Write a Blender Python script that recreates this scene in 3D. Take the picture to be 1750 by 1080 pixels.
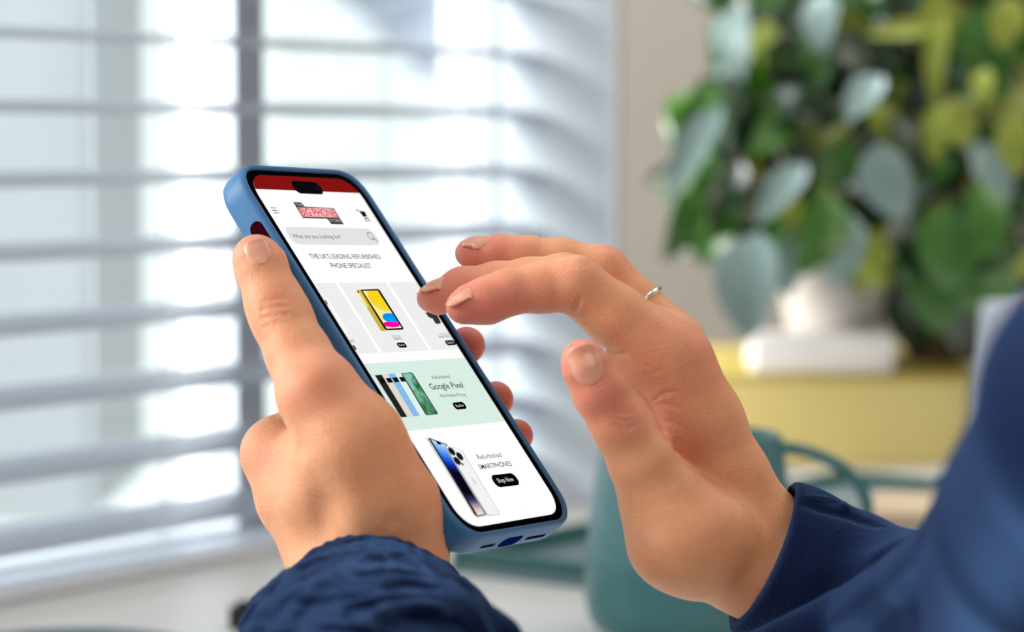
import bpy, bmesh, math, random
import numpy as np
from mathutils import Vector, Matrix

for o in list(bpy.data.objects):
    bpy.data.objects.remove(o)
C = bpy.context.scene.collection
SC = bpy.context.scene
random.seed(7)
PI = math.pi

# ------------------------------------------------------------------ camera, world, lights, exposure
F = 4500.0                                   # focal length in pixels of the 1750 wide frame
CAMZ = 1.016
PITCH = math.atan(303.0 / F)
RV = np.array([1.0, 0.0, 0.0])
UV = np.array([0.0, math.sin(PITCH), math.cos(PITCH)])
BV = np.array([0.0, -math.cos(PITCH), math.sin(PITCH)])
CO = np.array([0.0, 0.0, CAMZ])
cd = bpy.data.cameras.new('camera')
cam = bpy.data.objects.new('camera', cd)
C.objects.link(cam)
cam.matrix_world = Matrix(((1, 0, 0, 0), (0, UV[1], BV[1], 0), (0, UV[2], BV[2], CAMZ), (0, 0, 0, 1)))
cd.sensor_width = 36.0
cd.lens = 36.0 * F / 1750.0
cd.clip_start = 0.02
cd.dof.use_dof = True
cd.dof.focus_distance = 0.911
cd.dof.aperture_fstop = 7.2
SC.camera = cam
SC.view_settings.view_transform = 'Standard'
SC.view_settings.look = 'None'
SC.view_settings.gamma = 1.0
SC.view_settings.use_curve_mapping = False
SC.view_settings.exposure = 0.0

# the world: a bright overcast sky on the window side, a dimmer warm room behind the camera
WD = bpy.data.worlds.new('world')
SC.world = WD
WD.use_nodes = True
nt = WD.node_tree
nt.nodes.clear()
wo = nt.nodes.new('ShaderNodeOutputWorld')
bg = nt.nodes.new('ShaderNodeBackground')
tc = nt.nodes.new('ShaderNodeTexCoord')
dt = nt.nodes.new('ShaderNodeVectorMath'); dt.operation = 'DOT_PRODUCT'
dt.inputs[1].default_value = (-0.62, 0.78, 0.05)
rp = nt.nodes.new('ShaderNodeValToRGB')
rp.color_ramp.elements[0].position = 0.0
rp.color_ramp.elements[0].color = (0.31, 0.265, 0.22, 1)
rp.color_ramp.elements[1].position = 0.86
rp.color_ramp.elements[1].color = (1.55, 1.68, 1.68, 1)
e = rp.color_ramp.elements.new(0.50); e.color = (0.60, 0.585, 0.565, 1)
e = rp.color_ramp.elements.new(0.70); e.color = (1.35, 1.48, 1.5, 1)
mr = nt.nodes.new('ShaderNodeMapRange')
mr.inputs['From Min'].default_value = -1; mr.inputs['From Max'].default_value = 1
nt.links.new(tc.outputs['Generated'], dt.inputs[0])
nt.links.new(dt.outputs['Value'], mr.inputs['Value'])
nt.links.new(mr.outputs['Result'], rp.inputs['Fac'])
nt.links.new(rp.outputs['Color'], bg.inputs['Color'])
bg.inputs['Strength'].default_value = 1.0
nt.links.new(bg.outputs[0], wo.inputs[0])


def area(name, loc, target, size, power, col):
    d = bpy.data.lights.new(name, 'AREA')
    d.shape = 'RECTANGLE'; d.size = size[0]; d.size_y = size[1]
    d.energy = power; d.color = col
    o = bpy.data.objects.new(name, d)
    C.objects.link(o)
    o.location = loc
    o.rotation_euler = (Vector(target) - Vector(loc)).to_track_quat('-Z', 'Y').to_euler()
    return o


HC = (0.0, 0.9, 0.98)
area('left_hand_fill', (-1.9, 0.75, 1.9), HC, (1.0, 1.0), 175, (1.0, 0.97, 0.93))  # unseen area light added on the left to brighten the hands
area('overhead_fill', (0.7, -0.9, 2.3), HC, (1.2, 1.2), 15, (1.0, 0.90, 0.78))  # overhead fill added behind the camera, stands for no actual lamp
area('plant_corner_fill', (1.1, 1.5, 2.2), (0.45, 2.3, 0.9), (0.8, 0.8), 7, (1.0, 0.95, 0.86))  # extra area light added to lift the plant, box and back wall
area('house_fill', (-0.8, 2.4, 4.5), (-0.6, 7.0, 0.9), (2.0, 2.0), 260, (0.95, 0.98, 1.0))  # area light added outside, above the view, to brighten the house walls

sd_ = bpy.data.lights.new('reveal_fill_spot', 'SPOT'); sd_.energy = 420; sd_.spot_size = math.radians(9); sd_.spot_blend = 0.5; sd_.shadow_soft_size = 0.05; sd_.color = (1, .98, .93)  # spot added to whiten the window reveal and lower blind, not a sun
so_ = bpy.data.objects.new('reveal_fill_spot', sd_); C.objects.link(so_)
so_.location = (-1.5, 0.2, 2.4)
so_.rotation_euler = (Vector((0.015, 1.9, 0.78)) - so_.location).to_track_quat('-Z', 'Y').to_euler()

# ------------------------------------------------------------------ helpers
def W(px, py, d):
    """world point (m) of a point seen at px,py at depth d (m)"""
    return CO + RV * ((px - 875.0) / F * d) + UV * (-(py - 540.0) / F * d) - BV * d


def CM(px, py, d):
    """camera space point in mm, d in mm"""
    return np.array([(px - 875.0) / F * d, -(py - 540.0) / F * d, -d])


def c2w(P):
    P = np.asarray(P, float) * 0.001
    return CO + P[..., 0:1] * RV + P[..., 1:2] * UV + P[..., 2:3] * BV


def deskpt(px, py, z):
    """world point on the horizontal plane z seen at px,py"""
    r = W(px, py, 1.0) - CO
    t = (z - CAMZ) / r[2]
    return CO + r * t


def tag(o, label=None, cat=None, group=None, kind=None):
    if label: o['label'] = label
    if cat: o['category'] = cat
    if group: o['group'] = group
    if kind: o['kind'] = kind
    return o


def empty(name, loc=(0, 0, 0), **k):
    o = bpy.data.objects.new(name, None)
    o.empty_display_size = 0.02
    C.objects.link(o)
    o.location = Vector(loc)
    return tag(o, **k)


def mesh_obj(name, verts, faces, mat, parent=None, smooth=True, mats=None, mi=None, **k):
    """world-space verts; object origin at its parent's origin or the base of its box"""
    v = np.asarray(verts, float)
    if parent is not None:
        org = world_loc(parent)
    else:
        org = np.array([(v[:, 0].min() + v[:, 0].max()) / 2, (v[:, 1].min() + v[:, 1].max()) / 2, v[:, 2].min()])
    me = bpy.data.meshes.new(name)
    me.from_pydata((v - org).tolist(), [], [list(map(int, f)) for f in faces])
    for m in (mats or [mat]):
        me.materials.append(m)
    if mi is not None:
        me.polygons.foreach_set('material_index', np.asarray(mi, dtype=np.int32))
    if smooth:
        me.polygons.foreach_set('use_smooth', [True] * len(me.polygons))
    me.update()
    o = bpy.data.objects.new(name, me)
    C.objects.link(o)
    if parent is not None:
        o.parent = parent
    else:
        o.location = Vector(org)
    return tag(o, **k)


def world_loc(o):
    p = Vector((0, 0, 0))
    while o is not None:
        p = p + o.location
        o = o.parent
    return np.array(p)


class MB:
    def __init__(s):
        s.v = []; s.f = []

    def add(s, v, f):
        n = len(s.v)
        s.v += [list(map(float, p)) for p in v]
        s.f += [[i + n for i in q] for q in f]
        return s

    def box(s, o, a, b, c):
        """box from corner o with edge vectors a,b,c"""
        o, a, b, c = map(lambda t: np.array(t, float), (o, a, b, c))
        v = [o, o + a, o + a + b, o + b, o + c, o + a + c, o + a + b + c, o + b + c]
        f = [(3, 2, 1, 0), (4, 5, 6, 7), (0, 1, 5, 4), (1, 2, 6, 5), (2, 3, 7, 6), (3, 0, 4, 7)]
        return s.add(v, f)

    def prism(s, poly, ext):
        """polygon (list of 3d points) extruded by vector ext"""
        n = len(poly)
        p = [np.array(q, float) for q in poly]
        e = np.array(ext, float)
        v = p + [q + e for q in p]
        f = [list(range(n))[::-1], list(range(n, 2 * n))] + [(i, (i + 1) % n, n + (i + 1) % n, n + i) for i in range(n)]
        return s.add(v, f)

    def tube(s, pts, rad, seg=12, closed=False, cap=True):
        pts = [np.array(p, float) for p in pts]
        n = len(pts)
        rad = [rad] * n if np.isscalar(rad) else rad
        rings = []
        prev = None
        for i in range(n):
            if closed:
                t = pts[(i + 1) % n] - pts[i - 1]
            else:
                t = pts[min(i + 1, n - 1)] - pts[max(i - 1, 0)]
            t = t / (np.linalg.norm(t) + 1e-12)
            if prev is None:
                a = np.array([0, 0, 1.0]) if abs(t[2]) < .9 else np.array([1.0, 0, 0])
            else:
                a = prev
            a = a - t * a.dot(t); a /= np.linalg.norm(a)
            prev = a
            b = np.cross(t, a)
            rings.append([pts[i] + rad[i] * (math.cos(2 * PI * k / seg) * a + math.sin(2 * PI * k / seg) * b) for k in range(seg)])
        v = [q for r in rings for q in r]
        f = []
        for i in range(n if closed else n - 1):
            j = (i + 1) % n
            for k in range(seg):
                f.append((i * seg + k, i * seg + (k + 1) % seg, j * seg + (k + 1) % seg, j * seg + k))
        if cap and not closed:
            f.append(list(range(seg))[::-1]); f.append([(n - 1) * seg + k for k in range(seg)])
        return s.add(v, f)

    def lathe(s, base, prof, seg=48):
        """prof: (r,z) from base point, about world z"""
        base = np.array(base, float)
        v = []
        for r, z in prof:
            for k in range(seg):
                a = 2 * PI * k / seg
                v.append(base + [r * math.cos(a), r * math.sin(a), z])
        f = []
        for i in range(len(prof) - 1):
            for k in range(seg):
                f.append((i * seg + k, i * seg + (k + 1) % seg, (i + 1) * seg + (k + 1) % seg, (i + 1) * seg + k))
        f.append(list(range(seg))[::-1]); f.append([(len(prof) - 1) * seg + k for k in range(seg)])
        return s.add(v, f)

    def build(s, name, mat, parent=None, smooth=False, bevel=0, **k):
        o = mesh_obj(name, s.v, s.f, mat, parent, smooth, **k)
        if bevel:
            m = o.modifiers.new('bevel', 'BEVEL'); m.width = bevel; m.segments = 3; m.limit_method = 'ANGLE'
        return o


def srgb(r, g, b):
    f = lambda c: (c / 255 / 12.92) if c / 255 <= 0.04045 else ((c / 255 + 0.055) / 1.055) ** 2.4
    return (f(r), f(g), f(b), 1.0)


def mat(name, col, rough=0.5, metal=0.0, noise=0.0, nscale=20.0, bump=0.0, bscale=200.0, sheen=0.0, spec=0.5, sss=0.0, coat=0.0, col2=None):
    m = bpy.data.materials.new(name)
    m.use_nodes = True
    n = m.node_tree
    b = n.nodes['Principled BSDF']
    b.inputs['Base Color'].default_value = col
    b.inputs['Roughness'].default_value = rough
    b.inputs['Metallic'].default_value = metal
    b.inputs['Specular IOR Level'].default_value = spec
    b.inputs['Coat Weight'].default_value = coat
    if sheen:
        b.inputs['Sheen Weight'].default_value = sheen
        b.inputs['Sheen Roughness'].default_value = 0.4
        b.inputs['Sheen Tint'].default_value = (0.16, 0.36, 0.85, 1)
    if sss:
        b.inputs['Subsurface Weight'].default_value = sss
        b.inputs['Subsurface Scale'].default_value = 0.004
        b.inputs['Subsurface Radius'].default_value = (1.0, 0.35, 0.2)
    t = n.nodes.new('ShaderNodeTexCoord')
    if noise:
        no = n.nodes.new('ShaderNodeTexNoise'); no.inputs['Scale'].default_value = nscale; no.inputs['Detail'].default_value = 4
        mx = n.nodes.new('ShaderNodeMix'); mx.data_type = 'RGBA'
        c2 = col2 or tuple(c * (1 - noise) for c in col[:3]) + (1,)
        mx.inputs['A'].default_value = col; mx.inputs['B'].default_value = c2
        n.links.new(t.outputs['Object'], no.inputs['Vector'])
        n.links.new(no.outputs['Fac'], mx.inputs['Factor'])
        n.links.new(mx.outputs['Result'], b.inputs['Base Color'])
    if bump:
        n2 = n.nodes.new('ShaderNodeTexNoise'); n2.inputs['Scale'].default_value = bscale; n2.inputs['Detail'].default_value = 3
        bp = n.nodes.new('ShaderNodeBump'); bp.inputs['Strength'].default_value = bump; bp.inputs['Distance'].default_value = 0.0006
        n.links.new(t.outputs['Object'], n2.inputs['Vector'])
        n.links.new(n2.outputs['Fac'], bp.inputs['Height'])
        n.links.new(bp.outputs['Normal'], b.inputs['Normal'])
    return m


def emis(name, col, strength=1.0):
    m = bpy.data.materials.new(name)
    m.use_nodes = True
    n = m.node_tree
    n.nodes.clear()
    o = n.nodes.new('ShaderNodeOutputMaterial'); em = n.nodes.new('ShaderNodeEmission')
    em.inputs['Color'].default_value = col; em.inputs['Strength'].default_value = strength
    n.links.new(em.outputs[0], o.inputs[0])
    return m


# ------------------------------------------------------------------ the room
TH = math.atan(3325.0 / F)                       # the window wall runs off at this angle from the view
U = np.array([math.sin(TH), math.cos(TH), 0.0])
V = np.array([math.cos(TH), -math.sin(TH), 0.0])  # from the window into the room
W0 = W(0, 237, 1.512); W0[2] = 0
DZ = 0.75
Z3 = np.array([0, 0, 1.0])


def wp(s, t, z):
    return W0 + U * s + V * t + Z3 * z


def s_at(px, t=0.0):
    """distance along the blind plane (or the plane t in front of it) that is seen at column px"""
    r = W(px, 237, 1.0) - CO
    A = np.array([[r[0], -U[0]], [r[1], -U[1]]])
    k = np.linalg.solve(A, (W0 + V * t - CO)[:2])
    return k[1]


S_END = s_at(905)
S_L = -1.2
plaster = mat('taupe_plaster', srgb(134, 130, 123), 0.9, noise=0.10, nscale=3, bump=0.2)
reveal_m = mat('white_reveal_paint', srgb(222, 230, 240), 0.85, bump=0.1)
wood_floor = mat('floor_wood', srgb(150, 120, 90), 0.5, noise=0.3, nscale=8)
white_paint = mat('white_paint', srgb(225, 225, 222), 0.6)
frame_m = mat('window_frame_grey', srgb(214, 220, 230), 0.45)

MB().box((-3, -1.5, -0.02), (7, 0, 0), (0, 5.6, 0), (0, 0, 0.02)).build('floor', wood_floor, kind='structure')
# the wall below and above the window, the pier with its reveal on the right, the far wall behind the plant
MB().box(wp(S_L, -0.08, 0), U * (S_END - S_L + 0.02), V * 0.15, Z3 * (DZ - 0.031)).build('wall_window', plaster, kind='structure')
MB().box(wp(S_L, -0.08, 2.0), U * (S_END - S_L + 0.02), V * 0.15, Z3 * 0.5).build('wall_above_window', plaster, kind='structure')
MB().box(wp(S_END, -0.08, 0), U * 0.012, V * 0.1505, Z3 * 2.5).build('trim_1', reveal_m, kind='structure')
MB().box(wp(S_END + 0.012, -0.08, 0), U * 0.004, V * 0.15, Z3 * 2.5).build('wall_right', plaster, kind='structure')
MB().box((0.06, 2.78, 0), (2.4, 0, 0), (0, 0.1, 0), (0, 0, 2.5)).build('wall_back', plaster, kind='structure')

# window: frame with posts and one pane
wf = MB()
WT = -0.030
for s0, wdt in ((S_L, 0.05), (s_at(352, -0.055), s_at(404, -0.055) - s_at(352, -0.055)), (S_END - 0.004, 0.004)):
    wf.box(wp(s0, WT - 0.05, DZ), U * wdt, V * 0.05, Z3 * 1.25)
wf.box(wp(S_L, WT - 0.05, DZ), U * (S_END - S_L), V * 0.05, Z3 * 0.012)
wf.box(wp(S_L, WT - 0.05, 1.95), U * (S_END - S_L), V * 0.05, Z3 * 0.05)
win = wf.build('window_1', frame_m, kind='structure')
gm = bpy.data.materials.new('window_glass'); gm.use_nodes = True
g = gm.node_tree; g.nodes.clear()
go = g.nodes.new('ShaderNodeOutputMaterial'); tr = g.nodes.new('ShaderNodeBsdfTransparent'); gl = g.nodes.new('ShaderNodeBsdfGlossy')
mx = g.nodes.new('ShaderNodeMixShader'); lw = g.nodes.new('ShaderNodeLayerWeight')
gl.inputs['Roughness'].default_value = 0.02; lw.inputs['Blend'].default_value = 0.25
tr.inputs['Color'].default_value = (0.96, 0.985, 0.98, 1)
mm = g.nodes.new('ShaderNodeMath'); mm.operation = 'MULTIPLY'; mm.inputs[1].default_value = 0.4
g.links.new(lw.outputs['Fresnel'], mm.inputs[0]); g.links.new(mm.outputs[0], mx.inputs[0])
g.links.new(tr.outputs[0], mx.inputs[1]); g.links.new(gl.outputs[0], mx.inputs[2]); g.links.new(mx.outputs[0], go.inputs[0])
MB().box(wp(S_L + 0.05, WT - 0.03, DZ + 0.012), U * (S_END - S_L - 0.055), V * 0.006, Z3 * 1.188).build('pane', gm, win)

# venetian blind
slat_m = mat('slat_aluminium', srgb(168, 174, 190), 0.42, metal=0.1)
blind = empty('venetian_blind', wp(s_at(400), 0, DZ), label='wide grey venetian blind with open slats hanging in front of the bright window', cat='blind')
sl = MB()
PZ = 0.042
zk = CAMZ - 0.0235
tilt = math.radians(8)
for k in range(-21, 6):
    z = zk - PZ * k
    if z < DZ + 0.025: continue
    for j in range(6):
        a0, a1 = (j / 6 - .5), ((j + 1) / 6 - .5)
        def sp(a, s, dz=0):
            t = 0.055 * a
            return wp(s, t * math.cos(tilt), z - t * math.sin(tilt) + 0.0028 * (1 - 4 * a * a) + dz)
        s0, s1 = S_L + 0.03, s_at(893)
        vv = [sp(a0, s0), sp(a0, s1), sp(a1, s1), sp(a1, s0), sp(a0, s0, .0006), sp(a0, s1, .0006), sp(a1, s1, .0006), sp(a1, s0, .0006)]
        sl.add(vv, [(3, 2, 1, 0), (4, 5, 6, 7), (0, 1, 5, 4), (1, 2, 6, 5), (2, 3, 7, 6), (3, 0, 4, 7)])
sl.build('slats', slat_m, blind, smooth=True)
cord_m = mat('blind_cord', srgb(200, 204, 210), 0.8)
for px in (215, 712):
    s = s_at(px)
    for t in (-0.028, 0.028):
        MB().tube([wp(s, t, DZ + .02), wp(s, t, 1.93)], 0.0008, 6).build('ladder_cord', cord_m, blind)
MB().box(wp(S_L + .03, -0.02, DZ + 0.001), U * (s_at(893) - S_L - .03), V * 0.04, Z3 * 0.008).build('bottom_rail', frame_m, blind, bevel=0.002)
MB().box(wp(S_L + .03, -0.025, 1.93), U * (s_at(893) - S_L - .03), V * 0.05, Z3 * 0.045).build('head_rail', slat_m, blind, bevel=0.003)

# outside: two neighbouring houses
hb = mat('blue_grey_render', srgb(176, 190, 214), 0.9)
hl = mat('pale_render', srgb(232, 240, 246), 0.9)
roof_m = mat('roof_sheet', srgb(150, 160, 178), 0.7)


def at6(px, py, d): return W(px, py, d)


A, B, C1, D1 = at6(575, -10, 7), at6(1040, 432, 7), at6(1900, 432, 7), at6(1900, -600, 7)
E1 = at6(100, -500, 7)
nb = empty('house', (C1[0], C1[1], 0), label='blue-grey house outside the window with a slanting roof edge', cat='house')
MB().prism([A, B, C1, D1, E1], (0, 1.5, 0)).build('wall', hb, nb)
A2, B2, C2, D2 = at6(-900, 900, 9), at6(150, 900, 9), at6(150, -900, 9), at6(-900, -900, 9)
nb2 = empty('house', (A2[0], A2[1], 0), label='pale grey house outside at the far left behind the blind', cat='house')
MB().prism([A2, B2, C2, D2], (0, 1.5, 0)).build('wall', hl, nb2)
A3, B3 = at6(318, 900, 5), at6(348, 900, 5)
A4, B4 = at6(318, -700, 5), at6(348, -700, 5)
MB().prism([A3, B3, B4, A4], (0, .05, 0)).build('lamp_post', hl, label='pale grey post standing outside left of the window post', cat='post')

# desk
desk_m = mat('desk_top', srgb(236, 235, 232), 0.42, noise=0.05, nscale=6)
desk = empty('desk', wp(0.5, 0.5, 0), label='pale beige desk standing along the window under the things', cat='desk')
MB().box(wp(S_L, -0.078, DZ - 0.03), U * (S_END - 0.002 - S_L), V * 0.152, Z3 * 0.03).build('window_ledge', desk_m, desk)
MB().box(wp(S_L, 0.0725, DZ - 0.03), U * (S_END + 0.9 - S_L), V * 0.88, Z3 * 0.03).build('desktop', desk_m, desk, bevel=0.004)
for s in (-1.0, S_END + 0.8):
    for t in (0.14, 0.88):
        MB().box(wp(s, t, 0), U * 0.05, V * 0.05, Z3 * (DZ - 0.03)).build('leg', frame_m, desk)

# ------------------------------------------------------------------ things on the desk
teal_d = mat('teal_enamel_dark', srgb(22, 92, 88), 0.35)
teal_top = mat('tray_grey_teal', srgb(120, 142, 150), 0.3)
cnr = deskpt(770, 945, DZ + 0.012)
b1 = deskpt(1425, 808, DZ + 0.012)
LU = np.dot(b1 - cnr, U)
tray = empty('tray', cnr * [1, 1, 0] + Z3 * DZ, label='large flat teal tray with raised dark rim lying under the mug', cat='tray')
tw = 0.46
MB().box(cnr * [1, 1, 0] + Z3 * DZ, U * LU, V * tw, Z3 * 0.006).build('base', teal_top, tray)
rim = MB()
c0 = cnr * [1, 1, 0] + Z3 * DZ
rw = 0.010
rim.box(c0, U * LU, V * rw, Z3 * 0.015)
rim.box(c0 + V * (tw - rw), U * LU, V * rw, Z3 * 0.015)
rim.box(c0 + V * rw, U * rw, V * (tw - 2 * rw), Z3 * 0.015)
rim.box(c0 + U * (LU - rw) + V * rw, U * rw, V * (tw - 2 * rw), Z3 * 0.015)
rim.build('rim', teal_d, tray, bevel=0.002)

# mug
mug_m = mat('teal_glaze', srgb(44, 102, 108), 0.34, noise=0.12, nscale=14, coat=0.2)
mug_in = mat('mug_inside_glaze', srgb(120, 150, 152), 0.3)
md = 1.395
mc = W(1181, 900, md)
mz = DZ + 0.0062
mc[2] = mz
mug = empty('mug', mc, label='large teal mug with thin looped handle standing behind the right hand', cat='mug')
Rt, Rb, Hm = 0.0475, 0.0565, CAMZ - (738 - 237) / F * md - mz
prof = [(0.044, 0.0), (0.050, 0.0015), (0.0545, 0.007), (Rb, 0.018), (Rb, 0.03), (Rb - 0.0025, 0.06), (Rt + 0.0008, Hm - 0.004), (Rt, Hm - 0.001), (Rt - 0.0012, Hm), (Rt - 0.003, Hm - 0.0012),
        (Rt - 0.0036, Hm - 0.006), (Rb - 0.0065, 0.05), (Rb - 0.006, 0.02), (0.044, 0.006), (0.02, 0.005)]
MB().lathe(mc, prof, 64).build('body', mug_m, mug, smooth=True)
hp = []
hcz = mz + 0.067
for k in range(25):
    a = math.radians(95 - 190 * k / 24)
    hp.append(mc + np.array([0.0465 + 0.047 * math.cos(a) ** 0.9 if math.cos(a) > 0 else 0.0465 + 0.047 * math.cos(a), 0.0, hcz - mz + 0.030 * math.sin(a) - 0.004 * math.cos(a)]))
MB().tube(hp, [0.0034] * 25, 12).build('handle', mug_m, mug, smooth=True)

# small plate edge at the lower left, marker behind the left cuff
pl = deskpt(105, 1120, DZ + 0.018)
plate = empty('plate', (pl[0], pl[1], DZ), label='grey-teal round plate at the front left corner, mostly out of the picture', cat='plate')
pp = [(0.028, 0), (0.04, 0.002), (0.072, 0.016), (0.073, 0.018), (0.071, 0.0185), (0.04, 0.006), (0.01, 0.005)]
MB().lathe((pl[0], pl[1], DZ), pp, 64).build('dish', mat('plate_glaze', srgb(112, 140, 145), 0.35), plate, smooth=True)
p0 = W(392, 1047, 1.43); p0[2] = DZ + 0.0068
pd = U * 0.35 + np.array([0.9, -0.25, 0]); pd /= np.linalg.norm(pd)
mk = empty('marker_pen', p0 - Z3 * 0.0068, label='black marker pen lying on the desk half hidden by the left cuff', cat='pen')
MB().tube([p0, p0 + pd * .002, p0 + pd * 0.05], [0.0055, 0.0066, 0.0066], 20).build('cap', mat('black_plastic', srgb(24, 26, 28), 0.35), mk, smooth=True)
MB().tube([p0 + pd * 0.05, p0 + pd * 0.128, p0 + pd * 0.13], [0.0062, 0.0062, 0.004], 20).build('barrel', mat('olive_yellow_plastic', srgb(170, 160, 70), 0.45), mk, smooth=True)
MB().box(p0 + pd * 0.004 + Z3 * 0.0066 - np.cross(pd, Z3) * 0.002, pd * 0.04, np.cross(pd, Z3) * 0.004, Z3 * 0.0022).build('clip', mk.children[1].data.materials[0] if len(mk.children) > 1 else mat('clip_yellow', srgb(170, 160, 70), 0.45), mk, bevel=0.0004)

# yellow storage box behind the tray
yel = mat('mustard_paint', srgb(226, 208, 136), 0.6, noise=0.06, nscale=5)
yel2 = mat('mustard_lid', srgb(190, 170, 84), 0.6, noise=0.08, nscale=5)
yd = 2.14
y0 = W(1130, 640, yd); y1 = W(1690, 640, yd)
ytop = CAMZ - (640 - 237) / F * yd
ybox = empty('storage_box', ((y0[0] + y1[0]) / 2, y0[1], DZ), label='long mustard yellow box on the desk carrying the potted plant', cat='box')
MB().box((y0[0], y0[1], DZ), (y1[0] - y0[0], 0, 0), (0, 0.30, 0), (0, 0, ytop - DZ - 0.004)).build('case', yel, ybox, bevel=0.003)
MB().box((y0[0] - 0.001, y0[1] - 0.001, ytop - 0.004), (y1[0] - y0[0] + 0.002, 0, 0), (0, 0.302, 0), (0, 0, 0.004)).build('lid', yel2, ybox, bevel=0.001)

# white block on the yellow box and small props
wb0 = W(1288, 640, 2.15)
MB().box((wb0[0], wb0[1], ytop), ((1528 - 1288) / F * 2.15, 0, 0), (0, 0.07, 0), (0, 0, 0.030)).build('flat_box', mat('white_card', srgb(242, 240, 240), 0.7), bevel=0.003, label='low flat white box lying in front of the pale plant pot', cat='box')
nt0 = deskpt(1490, 878, DZ + 0.016)
note = MB().box((nt0[0], nt0[1], DZ + 0.0065), (0.062, -0.012, 0), (0.016, 0.11, 0), (0, 0, 0.009))
nb3 = empty('notebook', (nt0[0], nt0[1], DZ + 0.0062), label='small beige notebook lying on the tray right of the mug handle', cat='notebook')
note.build('pages', mat('beige_paper', srgb(205, 180, 150), 0.8), nb3)
MB().box((nt0[0], nt0[1], DZ + 0.0155), (0.062, -0.012, 0), (0.016, 0.11, 0), (0, 0, 0.0012)).build('cover', mat('beige_cover', srgb(214, 190, 160), 0.6), nb3)
MB().box((nt0[0], nt0[1], DZ + 0.0062), (0.062, -0.012, 0), (0.016, 0.11, 0), (0, 0, 0.0004)).build('back_cover', mat('dark_cover', srgb(30, 30, 30), 0.6), nb3)
wj = W(1712, 640, 2.06)
jt = CAMZ - (515 - 237) / F * 2.06
MB().lathe((wj[0], wj[1], DZ), [(0.014, 0), (0.0175, 0.002), (0.019, 0.06), (0.0165, jt - DZ - .002), (0.0155, jt - DZ), (0.0145, jt - DZ - .003), (0.014, 0.06), (0.012, 0.006)], 40).build('vase', mat('bluish_white_ceramic', srgb(205, 212, 228), 0.35), smooth=True, label='slim bluish white vase beside the right end of the yellow box', cat='vase')

# ------------------------------------------------------------------ potted plant
PD = 2.27
pb = W(1425, 600, PD); pb[2] = ytop
pot_h = 0.085
plant = empty('potted_plant', pb, label='bushy green houseplant with glossy leaves in a pale pot on the yellow box', cat='plant')
MB().lathe(pb, [(0.032, 0), (0.036, 0.002), (0.050, pot_h - .004), (0.051, pot_h), (0.048, pot_h), (0.046, pot_h - 0.01), (0.01, pot_h - 0.012)], 48).build('pot', mat('pale_stone_pot', srgb(222, 216, 214), 0.6, noise=.08, nscale=30), plant, smooth=True)
MB().lathe(pb + Z3 * (pot_h - 0.0118), [(0.045, 0), (0.045, 0.004), (0.02, 0.006)], 32).build('soil', mat('dark_soil', srgb(45, 35, 28), 0.95, bump=1), plant)
# brown pot partly hidden at its right
pb2 = W(1628, 600, PD + 0.02); pb2[2] = ytop
plant2 = empty('plant_pot', pb2, label='dark brown round pot standing right of the pale plant pot', cat='pot')
MB().lathe(pb2, [(0.034, 0), (0.040, 0.003), (0.046, 0.055), (0.047, 0.06), (0.043, 0.06), (0.04, 0.052), (0.01, 0.05)], 48).build('pot', mat('brown_clay', srgb(84, 68, 52), 0.6), plant2, smooth=True)

leaf_c = []
for nm, c, r in (('leaf_green', (58, 116, 24), 0.32), ('leaf_dark_green', (22, 56, 24), 0.28), ('leaf_lime', (158, 172, 56), 0.4), ('leaf_pale_sheen', (150, 178, 176), 0.32)):  # last, palest colour has the window's reflection painted into the leaf
    m = mat(nm, srgb(*c), r, noise=0.35, nscale=25, coat=0.35)
    b = m.node_tree.nodes['Principled BSDF']
    b.inputs['Coat Roughness'].default_value = 0.35
    leaf_c.append(m)
LV, LF, LM = [], [], []


def leaf(c, axis, nrm, ln, wd, mi):
    axis = axis / np.linalg.norm(axis)
    nrm = nrm - axis * nrm.dot(axis); nrm /= np.linalg.norm(nrm)
    sd = np.cross(axis, nrm)
    n0 = len(LV)
    N = 9
    for i in range(N):
        t = i / (N - 1)
        w = wd * 0.5 * (math.sin(PI * min(1, t ** 0.75 * 1.0)) ** 0.7 if 0 < t < 1 else 0.02)
        ctr = c + axis * ln * (t - .5) - nrm * ln * 0.22 * (t - .5) ** 2 * 2
        for j in (-1, -.5, 0, .5, 1):
            LV.append(ctr + sd * w * j + nrm * (abs(j) * w * 0.28))
    for i in range(N - 1):
        for j in range(4):
            LF.append((n0 + i * 5 + j, n0 + i * 5 + j + 1, n0 + (i + 1) * 5 + j + 1, n0 + (i + 1) * 5 + j))
            LM.append(mi)


def ldir(ang, dz=0.0):
    """direction in the picture plane: angle clockwise from right, plus depth"""
    a = math.radians(ang)
    return RV * math.cos(a) - UV * math.sin(a) - BV * dz


SHINE = np.array([-0.50, -0.85, 0.20])            # mirrors the window towards the camera
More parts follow.
